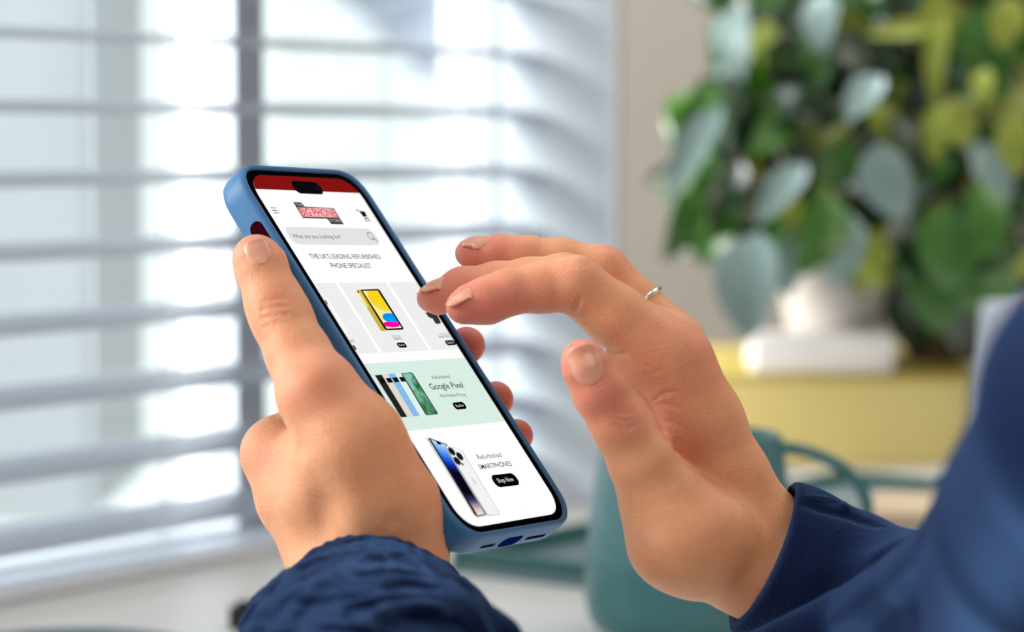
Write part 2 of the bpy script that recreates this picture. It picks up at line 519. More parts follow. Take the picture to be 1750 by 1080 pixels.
# (px, py, depth, angle, length px, width px, kind, shiny)
big = [(1178, 265, 2.05, 118, 190, 62, 3, 1), (1280, 490, 2.03, 95, 180, 118, 3, 1), (1225, 400, 2.12, 120, 120, 62, 0, 0), (1165, 385, 2.08, 112, 130, 60, 0, 0),
       (1475, 165, 2.02, 130, 95, 60, 3, 1), (1520, 315, 2.02, 70, 140, 95, 3, 1), (1255, 70, 2.10, 85, 130, 70, 3, 1), (1405, 35, 2.06, 95, 110, 70, 3, 1),
       (1540, 50, 2.04, 172, 120, 36, 2, 1), (1600, 110, 2.06, 92, 170, 40, 2, 1), (1690, 80, 2.1, 80, 150, 100, 0, 1), (1680, 150, 2.05, 95, 70, 40, 2, 1),
       (1330, 330, 2.08, 130, 130, 60, 3, 1), (1400, 400, 2.04, 115, 150, 90, 0, 0), (1440, 430, 2.05, 100, 130, 70, 3, 0), (1560, 250, 2.1, 60, 130, 70, 1, 0),
       (1330, 220, 2.1, 140, 130, 70, 0, 0), (1390, 240, 2.12, 150, 120, 56, 2, 0), (1270, 235, 2.13, 130, 130, 62, 1, 0), (1300, 150, 2.14, 100, 130, 70, 0, 0),
       (1620, 430, 2.04, 80, 150, 100, 0, 0), (1680, 380, 2.04, 95, 140, 90, 0, 0), (1600, 500, 2.10, 85, 150, 90, 0, 0), (1560, 420, 2.06, 70, 120, 80, 1, 0),
       (1240, 330, 2.06, 115, 130, 56, 1, 0), (1200, 330, 2.1, 112, 130, 46, 0, 0), (1350, 120, 2.12, 80, 120, 80, 1, 0), (1600, 230, 2.04, 95, 100, 46, 2, 1),
       (1640, 210, 2.06, 75, 90, 60, 2, 0), (1735, 250, 2.05, 85, 110, 60, 2, 1), (1720, 40, 2.05, 100, 90, 60, 2, 0), (1460, 90, 2.1, 60, 100, 60, 1, 0),
       (1130, 300, 2.12, 150, 60, 30, 1, 0), (1270, 445, 2.14, 20, 90, 50, 1, 0), (1350, 460, 2.1, 100, 100, 50, 3, 1), (1480, 300, 2.16, 10, 160, 80, 1, 0)]
rl = random.Random(11)
for (px, py, d, ang, ln, wd, mi, sh) in big:
    s = d / F
    n = SHINE + np.array([rl.uniform(-.12, .12), 0, rl.uniform(-.15, .15)]) if sh else np.array([rl.uniform(-.2, .6), -0.8, rl.uniform(.1, .9)])
    leaf(W(px, py, d), ldir(ang, rl.uniform(-.3, .3)), n, ln * s * 1.05, wd * s * 1.05, mi)


def in_crown(px, py):
    # crown outline in the picture at the plant's distance
    e1 = ((px - 1500) / 270.0) ** 2 + ((py - 130) / 330.0) ** 2 < 1
    e2 = ((px - 1640) / 190.0) ** 2 + ((py - 380) / 190.0) ** 2 < 1
    e3 = ((px - 1330) / 175.0) ** 2 + ((py - 290) / 175.0) ** 2 < 1
    e4 = ((px - 1500) / 330.0) ** 2 + ((py + 150) / 330.0) ** 2 < 1
    return e1 or e2 or e3 or e4


cnt = 0
while cnt < 620:
    px, py = rl.uniform(1120, 1900), rl.uniform(-260, 580)
    if not in_crown(px, py): continue
    d = rl.uniform(2.10, 2.38)
    cnt += 1
    mi = rl.choices((0, 1, 2, 3), (5, 6, 1.4, 1))[0]
    s = d / F
    n = np.array([rl.uniform(-.9, .9), -0.7, rl.uniform(-.1, 1)])
    ln = rl.uniform(85, 150)
    leaf(W(px, py, d), ldir(rl.gauss(95, 45), rl.uniform(-.6, .6)), n, ln * s, ln * s * rl.uniform(.42, .62), mi)
lo = mesh_obj('foliage', LV, LF, None, plant, True, mats=leaf_c, mi=LM)
stem_m = mat('yellow_green_stem', srgb(168, 152, 70), 0.5, noise=.2, nscale=40)
for pts in ([(1435, 470, 2.27), (1470, 330, 2.2), (1560, 200, 2.14), (1590, 60, 2.1), (1600, -120, 2.12)], [(1425, 480, 2.24), (1400, 330, 2.24), (1330, 180, 2.2), (1290, 60, 2.2)],
            [(1440, 480, 2.25), (1530, 380, 2.25), (1650, 330, 2.22), (1700, 200, 2.22)], [(1420, 480, 2.24), (1380, 400, 2.2), (1280, 330, 2.14), (1190, 300, 2.1)],
            [(1430, 480, 2.26), (1450, 250, 2.28), (1470, 60, 2.28), (1480, -150, 2.28)]):
    P = [W(*q) for q in pts]
    base = P[0].copy(); base[2] = ytop + pot_h - 0.006
    base[0] = pb[0] + (base[0] - pb[0]) * .3; base[1] = pb[1]
    MB().tube([base] + P, [0.0036, 0.0034, 0.0030, 0.0026, 0.002, 0.0014][:len(P) + 1], 8).build('stem', stem_m, plant, smooth=True)

# ------------------------------------------------------------------ smartphone
PR = np.array([[0.50777124, -0.5201873, 0.68671212], [0.01731588, 0.80312126, 0.59556394], [-0.8613179, -0.29051922, 0.41680938]])
PT = np.array([-36.89384975, -9.83620542, -915.66889714])
SW, SH = 65.1 / 2, 148 / 2


def ph(p):
    """phone-local mm -> camera mm"""
    return np.asarray(p, float) @ PR.T + PT


def phw(p):
    return c2w(ph(p))


# picture -> screen coordinates (x right, y up, mm) from the four screen corners
_src = [(422, 298.8), (598.4, 304.4), (795.8, 901.4), (965.3, 876.9)]
_dst = [(-SW, SH), (SW, SH), (-SW, -SH), (SW, -SH)]
_A = []
_b = []
for (x, y), (X, Y) in zip(_src, _dst):
    _A.append([x, y, 1, 0, 0, 0, -X * x, -X * y]); _b.append(X)
    _A.append([0, 0, 0, x, y, 1, -Y * x, -Y * y]); _b.append(Y)
_h = np.linalg.solve(np.array(_A), np.array(_b))


def S(x, y):
    w = _h[6] * x + _h[7] * y + 1
    return ((_h[0] * x + _h[1] * y + _h[2]) / w, (_h[3] * x + _h[4] * y + _h[5]) / w)


def rrect(w, h, r, n=10, p=2.3):
    """rounded rectangle outline, half sizes w,h"""
    pts = []
    for cx, cy, a0 in ((w - r, h - r, 0), (-w + r, h - r, 90), (-w + r, -h + r, 180), (w - r, -h + r, 270)):
        for k in range(n + 1):
            a = math.radians(a0 + 90 * k / n)
            c, s = math.cos(a), math.sin(a)
            pts.append((cx + r * math.copysign(abs(c) ** (2 / p), c), cy + r * math.copysign(abs(s) ** (2 / p), s)))
    return pts


def loft(rings, cap0=True, cap1=True):
    """rings: list of lists of local points"""
    n = len(rings[0])
    v = [p for r in rings for p in r]
    f = []
    for i in range(len(rings) - 1):
        for k in range(n):
            f.append((i * n + k, i * n + (k + 1) % n, (i + 1) * n + (k + 1) % n, (i + 1) * n + k))
    if cap0: f.append(list(range(n))[::-1])
    if cap1: f.append([(len(rings) - 1) * n + k for k in range(n)])
    return v, f


CW, CH = 38.2, 78.6
phone_base = phw((0, -CH, -11))
phone = empty('smartphone', phone_base, label='smartphone in a blue case held in the left hand, showing a shop page', cat='phone')
case_m = mat('blue_silicone', srgb(52, 108, 158), 0.5, spec=0.4, bump=0.04, bscale=900)
case_dark = mat('case_hole_dark', srgb(20, 16, 34), 0.8, spec=0.0)
zi = 0.0


def ring(w, h, r, z, n=12):
    return [(x, y, z) for x, y in rrect(w, h, r, n)]


rings = [ring(CW - 3.2, CH - 3.2, 11.5, -11.6), ring(CW - 1.6, CH - 1.6, 12.6, -11.3), ring(CW - .5, CH - .5, 13.4, -10.2), ring(CW, CH, 13.8, -8.4), ring(CW, CH, 13.8, -1.6),
         ring(CW - .3, CH - .3, 13.6, 0.0), ring(CW - 1.0, CH - 1.0, 13.0, 0.75), ring(CW - 1.8, CH - 1.8, 12.3, 0.6), ring(CW - 2.2, CH - 2.2, 12.0, 0.0), ring(CW - 2.3, CH - 2.3, 12.0, -1.4)]
v, f = loft(rings)
case = mesh_obj('case', phw(v), f, case_m, phone, True)
# openings on the case: port, two grilles, the switch window, volume button


def pill(c, ax, ay, w, h, n=8):
    c, ax, ay = map(lambda t: np.array(t, float), (c, ax, ay))
    r = min(w, h)
    return [c + ax * x + ay * y for x, y in rrect(w, h, r * 0.98, n, 2.0)]


def decal(name, polys, mat_, parent, ext):
    mb = MB()
    for poly in polys:
        P = phw(np.array(poly))
        e = phw(np.array(ext) + 0.0) - phw(np.zeros(3))
        mb.prism(list(P), e)
    return mb.build(name, mat_, parent)


yb = -CH
decal('charging_port_opening', [pill((-1.0, yb - 0.04, -6.0), (1, 0, 0), (0, 0, 1), 6.6, 2.9)], mat('navy_port', srgb(14, 24, 90), 0.8, spec=0.0), case, (0, 0.3, 0))
decal('speaker_slot', [pill((-15.2, yb - 0.04, -6.4), (1, 0, 0), (0, 0, 1), 4.6, 0.9)], case_dark, case, (0, 0.3, 0))
decal('speaker_slot', [pill((16.2, yb - 0.04, -6.0), (1, 0, 0), (0, 0, 1), 6.6, 0.9)], case_dark, case, (0, 0.3, 0))
decal('switch_opening', [pill((-CW - 0.04, 48.5, -4.6), (0, 1, 0), (0, 0, 1), 7.6, 2.9)], mat('dark_red_hole', srgb(48, 4, 18), 0.8, spec=0.0), case, (0.3, 0, 0))
decal('volume_button', [pill((-CW - 0.7, 18, -5), (0, 1, 0), (0, 0, 1), 5.5, 1.7)], case_m, case, (0.9, 0, 0))
# the glass front with its black border
v, f = loft([ring(CW - 2.35, CH - 2.35, 12.0, -1.2), ring(CW - 2.35, CH - 2.35, 12.0, -0.35), ring(CW - 2.9, CH - 2.9, 11.6, -0.2)])
mesh_obj('bezel', phw(v), f, mat('black_glass', srgb(6, 7, 12), 0.5, spec=0.0), phone, False)
screen_white = emis('screen_white', (1, 1, 1, 1), 1.0)
v = [(x, y, -0.16) for x, y in rrect(SW, SH, 9.6, 14, 2.15)]
screen = MB().prism(phw(np.array(v)), phw((0, 0, -0.1)) - phw((0, 0, 0))).build('screen', screen_white, phone)
_mats = {}


def UM(c):
    if c not in _mats:
        _mats[c] = emis('screen_colour_%02x%02x%02x' % c, srgb(*c), 1.0)
    return _mats[c]


LAY = 0.03


def clipx(pts, x0=-SW, x1=SW):
    """clip a convex-ish polygon to the screen's width"""
    for lim, sg in ((x0, 1), (x1, -1)):
        out = []
        for i in range(len(pts)):
            a, b = pts[i - 1], pts[i]
            ia, ib = (a[0] - lim) * sg >= 0, (b[0] - lim) * sg >= 0
            if ia != ib:
                t = (lim - a[0]) / (b[0] - a[0]); out.append((lim, a[1] + t * (b[1] - a[1])))
            if ib: out.append(b)
        pts = out
    return pts


def flat(name, polys, col, lay, parent=None, m=None):
    mb = MB()
    for poly in polys:
        z = -0.16 + LAY * lay
        P = phw(np.array([(x, y, z) for x, y in poly]))
        n = len(P)
        mb.add(P, [list(range(n))])
    return mb.build(name, m or UM(col), parent or screen)


def rr(cx, cy, w, h, r, n=8):
    return [(cx + x, cy + y) for x, y in rrect(w, h, r, n, 2.0)]


def quad(*pts):
    return [S(*p) for p in pts]


def ell(cx, cy, rx, ry, n=28):
    return [(cx + rx * math.cos(2 * PI * k / n), cy + ry * math.sin(2 * PI * k / n)) for k in range(n)]


def text(name, s, a, b, top, col, lay, bold=0.0, parent=None, fixed=None, shear=0):
    """text whose baseline runs from picture point a to b, its capitals reaching picture point top"""
    cu = bpy.data.curves.new('t', 'FONT')
    cu.body = s; cu.size = 1.0; cu.offset = bold; cu.resolution_u = 3; cu.shear = shear
    ob = bpy.data.objects.new('t', cu)
    C.objects.link(ob)
    dg = bpy.context.evaluated_depsgraph_get()
    me = bpy.data.meshes.new_from_object(ob.evaluated_get(dg))
    C.objects.unlink(ob); bpy.data.objects.remove(ob)
    co = np.array([v.co[:] for v in me.vertices]); fs = [list(p.vertices) for p in me.polygons]
    bpy.data.meshes.remove(me)
    A_, B_, T_ = (S(*a), S(*b), S(*top)) if fixed is None else fixed
    w = math.hypot(B_[0] - A_[0], B_[1] - A_[1])
    ang = math.atan2(B_[1] - A_[1], B_[0] - A_[0])
    hh = T_[1] - A_[1]
    x0 = co[:, 0].min(); ww = co[:, 0].max() - x0
    x = (co[:, 0] - x0) / ww * w
    y = co[:, 1] / 0.70 * hh
    X = A_[0] + x * math.cos(ang) - y * math.sin(ang)
    Y = A_[1] + x * math.sin(ang) + y * math.cos(ang)
    P = phw(np.c_[X, Y, np.full(len(X), -0.16 + LAY * lay)])
    return mesh_obj(name, P, fs, UM(col), parent or screen, False)


# top band, camera pill
yb_ = (S(437.2, 323.2)[1] + S(613.2, 327.7)[1]) / 2
o_ = [(x, y) for x, y in rrect(SW + .03, SH + .03, 9.6, 14, 2.15) if y > SH - 9.7]
top_poly = sorted([q for q in o_ if q[0] > 0], key=lambda q: q[1]) + sorted([q for q in o_ if q[0] <= 0], key=lambda q: -q[1])
top_poly = [q for q in top_poly if q[1] > yb_ + .01]
xr = SW
for q in (top_poly[0],): xr = q[0]
flat('banner', [[(xr, yb_)] + top_poly + [(-xr, yb_)]], (132, 20, 18), 1)
pc = [S(*q) for q in ((495.6, 308.8), (541.2, 310.5), (552, 330.6), (509.4, 329.5))]
pcx = sum(q[0] for q in pc) / 4; pcy = sum(q[1] for q in pc) / 4
pw = (pc[1][0] + pc[2][0] - pc[0][0] - pc[3][0]) / 4; phh = (pc[0][1] + pc[1][1] - pc[2][1] - pc[3][1]) / 4
flat('camera_cutout', [rr(pcx, pcy, pw + .6, phh + .1, phh * .98)], (9, 11, 16), 2)
flat('camera_lens', [ell(pcx + pw - phh * .7, pcy, phh * .45, phh * .45)], (22, 22, 30), 3)
# menu lines
ml = []
for (a, b) in (((463.4, 354.8), (472.5, 354.8)), ((466.2, 359.1), (475, 359.3)), ((469, 363.4), (477.7, 363.9))):
    A_, B_ = S(*a), S(*b)
    ml.append([(A_[0], A_[1] - .18), (B_[0], A_[1] - .18), (B_[0], A_[1] + .18), (A_[0], A_[1] + .18)])
flat('menu_icon', ml, (95, 95, 95), 1)
# shop logo
logo = []
L0, L1 = S(517.0, 367.6), S(575.3, 367.8)
LT = S(508.8, 354.5)
lx0, lx1 = L0[0] , L1[0]
ly0, ly1 = L0[1], LT[1]
lw, lh = lx1 - lx0, ly1 - ly0
dk = (58, 52, 52)
lg = flat('logo', [[(lx0 - .7, ly0 - 1.0), (lx1 - .1, ly0 - 1.0), (lx1 + .9, ly0 - .2), (lx1 + .9, ly1 + .5), (lx0 - .3, ly1 + .8), (lx0 - .7, ly1 + .3)],
                   [(lx0 - .5, ly1 + .2), (lx0 + 5.0, ly1 + .2), (lx0 + 4.2, ly1 + 2.6), (lx0 - .5, ly1 + 2.6)],
                   [(lx1 - 7.6, ly0 - .6), (lx1 + .9, ly0 - .6), (lx1 + .9, ly0 - 3.4), (lx1 - 7.0, ly0 - 3.4)]], dk, 1)
flat('logo_white_edge', [[(lx0 - .25, ly0 - .35), (lx1 + .25, ly0 - .35), (lx1 + .25, ly1 + .25), (lx0 - .25, ly1 + .25)]], (240, 190, 194), 1.5)
text('logo_lettering', 'BIG PHONE', 0, 0, 0, (226, 24, 40), 3, bold=0.004, fixed=((lx0, ly0), (lx1, ly0), (lx0, ly1)))
text('logo_small_lettering', 'THE', 0, 0, 0, (190, 190, 186), 3, bold=0.0, fixed=((lx0 + .2, ly1 + .7), (lx0 + 3.9, ly1 + .7), (lx0, ly1 + 2.1)))
text('logo_small_lettering', 'STORE', 0, 0, 0, (196, 196, 190), 3, bold=0.0, fixed=((lx1 - 6.8, ly0 - 2.5), (lx1 + .3, ly0 - 2.5), (lx1, ly0 - 1.0)))
# cart
c0_, c1_ = S(606.8, 356.0), S(620.8, 369.6)
cx_, cy_ = c0_[0], c0_[1]
u_ = 3.9 / 10
flat('cart_icon', [[(cx_ - .2, cy_ + .1), (cx_ + 1.0, cy_ + .1), (cx_ + 1.6, cy_ - .5), (cx_ + 5.0, cy_ - .7), (cx_ + 4.5, cy_ - 3.0), (cx_ + 1.9, cy_ - 3.3), (cx_ + 1.2, cy_ - .4), (cx_ - .2, cy_ - .4)],
                   [(cx_ + 1.7, cy_ - 3.7), (cx_ + 4.7, cy_ - 3.5), (cx_ + 4.7, cy_ - 4.0), (cx_ + 1.7, cy_ - 4.2)],
                   ell(cx_ + 2.2, cy_ - 4.9, .5, .5, 12), ell(cx_ + 4.2, cy_ - 4.8, .5, .5, 12)], (12, 12, 12), 1)
# search bar
bx = [S(*q) for q in ((485, 386.8), (633, 387.5), (650, 416), (501.5, 416.2))]
bcx = sum(q[0] for q in bx) / 4; bcy = sum(q[1] for q in bx) / 4
bw = (bx[1][0] + bx[2][0] - bx[0][0] - bx[3][0]) / 4; bh = (bx[0][1] + bx[1][1] - bx[2][1] - bx[3][1]) / 4
flat('search_bar', [rr(bcx, bcy, bw, bh, bh * .9)], (228, 228, 228), 1)
text('search_text', 'What are you looking for?', (502.0, 405.4), (582.5, 405.6), (498.6, 398.4), (70, 70, 72), 2)
mgc = S(631.2, 400.4)
mg = []
for k in range(24):
    a, b = 2 * PI * k / 24, 2 * PI * (k + 1) / 24
    mg.append([(mgc[0] + 1.75 * math.cos(a), mgc[1] + 1.75 * math.sin(a)), (mgc[0] + 1.75 * math.cos(b), mgc[1] + 1.75 * math.sin(b)), (mgc[0] + 1.4 * math.cos(b), mgc[1] + 1.4 * math.sin(b)), (mgc[0] + 1.4 * math.cos(a), mgc[1] + 1.4 * math.sin(a))])
mg.append([(mgc[0] + 1.0, mgc[1] - 1.3), (mgc[0] + 1.35, mgc[1] - 1.0), (mgc[0] + 2.9, mgc[1] - 2.6), (mgc[0] + 2.55, mgc[1] - 2.9)])
flat('magnifier_icon', mg, (44, 66, 110), 2)
text('headline', "THE UK'S LEADING REFURBISHED", (531.4, 439.7), (650.2, 439.4), (527.2, 431.6), (42, 42, 44), 1, bold=0.004)
text('headline', 'PHONE SPECIALIST', (567.0, 455.2), (634.6, 455.0), (563.3, 447.1), (42, 42, 44), 1, bold=0.004)
# three cards
ct, cb = S(600, 480.2)[1], S(690, 597.5)[1]
x1a = (S(572.4, 480.4)[0] + S(646.4, 599.7)[0]) / 2
x2a = (S(577.6, 480.6)[0] + S(652, 600)[0]) / 2
x2b = (S(658.6, 479.3)[0] + S(730, 596)[0]) / 2
x3a = (S(663.2, 479)[0] + S(735.5, 595.6)[0]) / 2
for xa, xb in ((-SW, x1a), (x2a, x2b), (x3a, SW)):
    flat('card', [[(xa, cb), (xb, cb), (xb, ct), (xa, ct)]], (239, 239, 239), 1)
# white phone on the first card
flat('white_phone_picture', [clipx(quad((553, 503), (558.5, 505), (593.3, 562.8), (586.5, 564.8), (575, 545)))], (249, 250, 250), 2)
flat('white_phone_camera', [clipx(quad((553.4, 510), (556.6, 511), (560, 518), (557, 518)))], (60, 60, 64), 3)
text('card_text', 'NES', (597.5, 581.4), (605.2, 580.8), (596, 577.4), (70, 70, 70), 2)
flat('card_button', [clipx(quad((599.5, 586.4), (603, 586.6), (606.4, 590), (607.6, 593.6), (606.4, 595.2), (604.4, 595.4)))], (8, 8, 8), 2)
# yellow tablet
flat('tablet_back', [quad((607, 492.1), (616, 491.8), (656.6, 560.5), (658, 561.8), (651.5, 562.6), (648, 560.5))], (206, 178, 62), 2)
flat('tablet_edge', [quad((606.8, 492.1), (610.5, 491.9), (628, 521), (624.3, 521))], (246, 224, 112), 2.5)
flat('tablet_camera', [ell(*S(610.6, 496.0), .55, .55, 12)], (20, 20, 20), 3)
flat('tablet_frame', [quad((614.5, 492.2), (643.5, 490.8), (647, 493), (687.3, 557), (686.6, 560), (658.5, 561.2), (655.2, 559))], (20, 18, 14), 3)
flat('tablet_screen', [quad((618, 494.6), (643, 493.4), (684.2, 557.2), (659, 558.6))], (248, 236, 160), 4)
tcx, tcy = S(638.6, 505)
flat('tablet_art', [quad((626, 495.6), (629, 494.3), (643, 493.5), (663.8, 526), (662, 527), (650, 524), (635, 517.2), (628.5, 509), (625.6, 501))], (252, 212, 34), 5)
flat('tablet_art_shadow', [quad((634, 517), (642, 518.2), (654, 522), (662.8, 527.2), (664.6, 530), (655, 529), (643, 524.8))], (240, 220, 80), 5.5)
flat('tablet_art_blue', [quad((651, 537), (653, 533.6), (659, 532.2), (668.6, 532.6), (678.6, 548), (670, 547.8), (659, 546.6), (653, 542.6))], (0, 150, 250), 6)
flat('tablet_art_pink', [quad((652.8, 551), (654, 548), (660, 546.4), (670, 546.9), (678.8, 548.5), (681.2, 552.4), (678, 556), (668, 556.6), (657, 555))], (250, 8, 160), 7)
text('card_text', 'Refurbished', (669, 572.3), (682, 571.8), (668, 569.4), (120, 120, 120), 2)
text('card_text', 'TABLETS', (671.5, 578.0), (686.4, 577.2), (669.4, 573.3), (50, 50, 52), 2, bold=.0)


def button(name, tl, tr_, br, bl, label=None, lay=2):
    q = [S(*p) for p in (tl, tr_, br, bl)]
    cx = sum(p[0] for p in q) / 4; cy = sum(p[1] for p in q) / 4
    w = (q[1][0] + q[2][0] - q[0][0] - q[3][0]) / 4; h = (q[0][1] + q[1][1] - q[2][1] - q[3][1]) / 4
    ang = math.atan2(q[1][1] - q[0][1], q[1][0] - q[0][0])
    pts = [(x * 1, y + x * math.tan(ang)) for x, y in rrect(w, h, h * .95, 8, 2.0)]
    flat(name, [clipx([(cx + x, cy + y) for x, y in pts])], (6, 6, 6), lay)
    if label:
        A_ = (cx - w * .66, cy - w * .66 * math.tan(ang) - h * .30); B_ = (cx + w * .66, cy + w * .66 * math.tan(ang) - h * .30)
        text(name + '_text', label, 0, 0, 0, (238, 238, 238), lay + 1, fixed=(A_, B_, (A_[0], A_[1] + h * .72)))


button('card_button', (675.2, 582.4), (690, 581.6), (694, 590.4), (679.2, 591.2), 'Shop Now')
# watch on the third card
flat('watch_picture', [clipx(quad((709.5, 497.6), (718, 497), (722, 504), (716, 507))), clipx(quad((724.5, 531), (733, 529), (746, 536), (751.6, 547.6), (750, 550), (742.6, 550), (737, 541), (731, 539)))], (52, 54, 58), 2)
text('card_text', 'Refurbished', (751.5, 568.6), (766.5, 568.0), (750, 566), (130, 130, 130), 2)
text('card_text', 'SMARTWATCH', (749, 574.4), (772.6, 573.2), (747, 570.0), (50, 50, 52), 2, bold=.0)
button('card_button', (757.6, 578.6), (775.6, 577.6), (777.0, 586.4), (762, 587.2), 'Shop Now')
# green banner
gt = (S(630, 617.7)[1] + S(789.7, 607.9)[1]) / 2
gb = (S(694.4, 733.6)[1] + S(858.8, 718)[1]) / 2
flat('green_banner', [[(-SW, gb), (SW, gb), (SW, gt), (-SW, gt)]], (218, 239, 227), 1)
cols = [(34, 34, 34), (226, 219, 208), (134, 188, 236), (224, 243, 234)]
tops = [(638.5, 637.6), (650.2, 636.6), (661.3, 635.6), (672.6, 634.8), (684.5, 634.0)]
bots = [(683.6, 709.9), (694.2, 709.0), (704.8, 708.3), (715.8, 707.4), (727.4, 706.6)]
for i in range(4):
    flat('phone_back_picture', [quad(tops[i], tops[i + 1], bots[i + 1], bots[i])], cols[i], 2)
    a, b = np.array(tops[i]), np.array(bots[i])
    p1, p2 = a + (b - a) * .09, a + (b - a) * .20
    p1b = np.array(tops[i + 1]) + (np.array(bots[i + 1]) - np.array(tops[i + 1])) * .09; p2b = np.array(tops[i + 1]) + (np.array(bots[i + 1]) - np.array(tops[i + 1])) * .20
    q1, q2 = p1 + (p1b - p1) * .25, p2 + (p2b - p2) * .25
    flat('camera_bar_picture', [quad(tuple(q1), tuple(p1b), tuple(p2b), tuple(q2))], (14, 14, 16), 3)
flat('phone_front_picture', [quad((683, 634.6), (700, 633), (703.5, 634.8), (746.6, 703.4), (745, 705), (727.5, 706.8), (724.6, 704.8))], (60, 80, 74), 4)
gmm = bpy.data.materials.new('screen_green_wallpaper'); gmm.use_nodes = True
gn = gmm.node_tree; gn.nodes.clear()
g1 = gn.nodes.new('ShaderNodeOutputMaterial'); g2 = gn.nodes.new('ShaderNodeEmission'); g3 = gn.nodes.new('ShaderNodeTexNoise'); g4 = gn.nodes.new('ShaderNodeValToRGB'); g5 = gn.nodes.new('ShaderNodeTexCoord')
g3.inputs['Scale'].default_value = 260; g3.inputs['Detail'].default_value = 4
g4.color_ramp.elements[0].position = .35; g4.color_ramp.elements[0].color = srgb(24, 96, 62)
g4.color_ramp.elements[1].position = .65; g4.color_ramp.elements[1].color = srgb(120, 190, 150)
gn.links.new(g5.outputs['Object'], g3.inputs['Vector']); gn.links.new(g3.outputs['Fac'], g4.inputs['Fac']); gn.links.new(g4.outputs['Color'], g2.inputs['Color']); gn.links.new(g2.outputs[0], g1.inputs[0])
flat('phone_wallpaper_picture', [quad((685.3, 635.6), (701, 634.3), (744.3, 703.2), (727.8, 705.2))], (0, 0, 0), 5, m=gmm)
flat('wallpaper_sky', [quad((685.3, 635.6), (698, 634.6), (702, 641), (700, 646), (705, 655), (709, 662), (703, 664))], (138, 194, 184), 6)
text('banner_text', 'Refurbished', (738.2, 644.6), (768.2, 642.9), (735.6, 638.6), (90, 96, 92), 2)
text('banner_title', 'Google Pixel', (735.6, 662.8), (792.3, 659.4), (730.8, 652.2), (32, 36, 34), 2, bold=.006)
text('banner_text', 'With Perfect Pricing', (751.4, 676.4), (795.2, 673.9), (748.6, 670.6), (70, 76, 72), 2)
button('banner_button', (770.2, 685.4), (790.4, 683.6), (797.4, 695.8), (777.4, 697.6), 'Shop Now')
# lower pair of phones
flat('phone_edge_picture', [quad((727, 746.5), (730, 744.6), (763, 756.5), (766, 760), (833, 877), (831, 880), (814, 883), (808, 878))], (200, 200, 204), 1)
flat('phone_front_picture', [quad((730.5, 746.2), (732.5, 745.4), (762, 756.8), (829.5, 878), (814.8, 881.4), (810, 877.6))], (24, 24, 30), 2)
bm_ = [(0, (196, 228, 250)), (.18, (60, 140, 245)), (.30, (20, 60, 200)), (.42, (6, 8, 34)), (.70, (10, 8, 20)), (.80, (60, 50, 110)), (.86, (160, 130, 150)), (.93, (226, 200, 190)), (1.0, (250, 228, 214))]
TLp, TRp, BRp, BLp = np.array(S(734.2, 747.8)), np.array(S(761.5, 758.2)), np.array(S(827, 877.2)), np.array(S(815.2, 879.6))
gr = bpy.data.meshes.new('w')
NS = 40
mbw = {}
for i in range(NS):
    t0, t1 = i / NS, (i + 1) / NS
    tm = (t0 + t1) / 2
    for j in range(len(bm_) - 1):
        if bm_[j][0] <= tm <= bm_[j + 1][0]:
            k = (tm - bm_[j][0]) / (bm_[j + 1][0] - bm_[j][0])
            col = tuple(int(bm_[j][1][c] * (1 - k) + bm_[j + 1][1][c] * k) for c in range(3))
            break
    P = [TLp + (BLp - TLp) * t0, TRp + (BRp - TRp) * t0, TRp + (BRp - TRp) * t1, TLp + (BLp - TLp) * t1]
    mbw[i] = (P, col)
wv, wfc, wmi, wms = [], [], [], []
for i in range(NS):
    P, col = mbw[i]
    n0 = len(wv)
    wv += [tuple(phw((p[0], p[1], -0.16 + LAY * 3))) for p in P]
    wfc.append((n0, n0 + 1, n0 + 2, n0 + 3)); wmi.append(i)
    wms.append(emis('wallpaper_shade', srgb(*col)))
mesh_obj('phone_wallpaper_picture', wv, wfc, None, screen, False, mats=wms, mi=wmi)
flat('camera_pill_picture', [quad((743, 751.2), (750.5, 753.6), (753, 757.6), (746, 756.2))], (6, 6, 10), 4)
flat('white_phone_edge_picture', [quad((757.2, 761), (761, 758.6), (783, 765), (788, 768), (853.8, 877), (852.4, 879), (834.6, 880.8), (828, 877))], (172, 174, 178), 5)
flat('white_phone_picture', [quad((760.4, 761.2), (763.4, 759.6), (782.6, 765.4), (787, 768.2), (852.6, 876.4), (851.8, 878.2), (836.4, 880.0), (831.6, 877.4))], (242, 244, 244), 6)
for (x, y) in ((769.8, 769.2), (779.2, 785.8), (783.6, 777.8)):
    c = S(x, y)
    flat('lens_picture', [ell(c[0], c[1], 1.75, 1.75)], (88, 90, 96), 7)
    flat('lens_picture', [ell(c[0], c[1], 1.35, 1.35)], (22, 24, 30), 8)
c = S(788.2, 791.2)
flat('flash_picture', [ell(c[0], c[1], .7, .7)], (120, 122, 126), 7)
c = S(808, 821)
flat('logo_mark_picture', [ell(c[0], c[1], .55, 1.6)], (205, 207, 209), 7)
text('offer_text', 'Refurbished', (817.2, 783.2), (858.0, 779.2), (814.2, 774.8), (88, 88, 90), 1)
text('offer_title', 'SMARTPHONES', (820.0, 800.4), (875.8, 794.8), (816.6, 791.8), (30, 30, 32), 1, bold=.004)
button('offer_button', (836.8, 810.8), (878.6, 806.8), (889.6, 827.6), (848.4, 832.6), 'Shop Now', lay=1)
#HANDS#
# ------------------------------------------------------------------ the person: implicit surfaces meshed as one skin
def smin(a, b, k):
    if k <= 0: return np.minimum(a, b)
    h = np.clip(0.5 + 0.5 * (b - a) / k, 0, 1)
    return b + (a - b) * h - k * h * (1 - h)


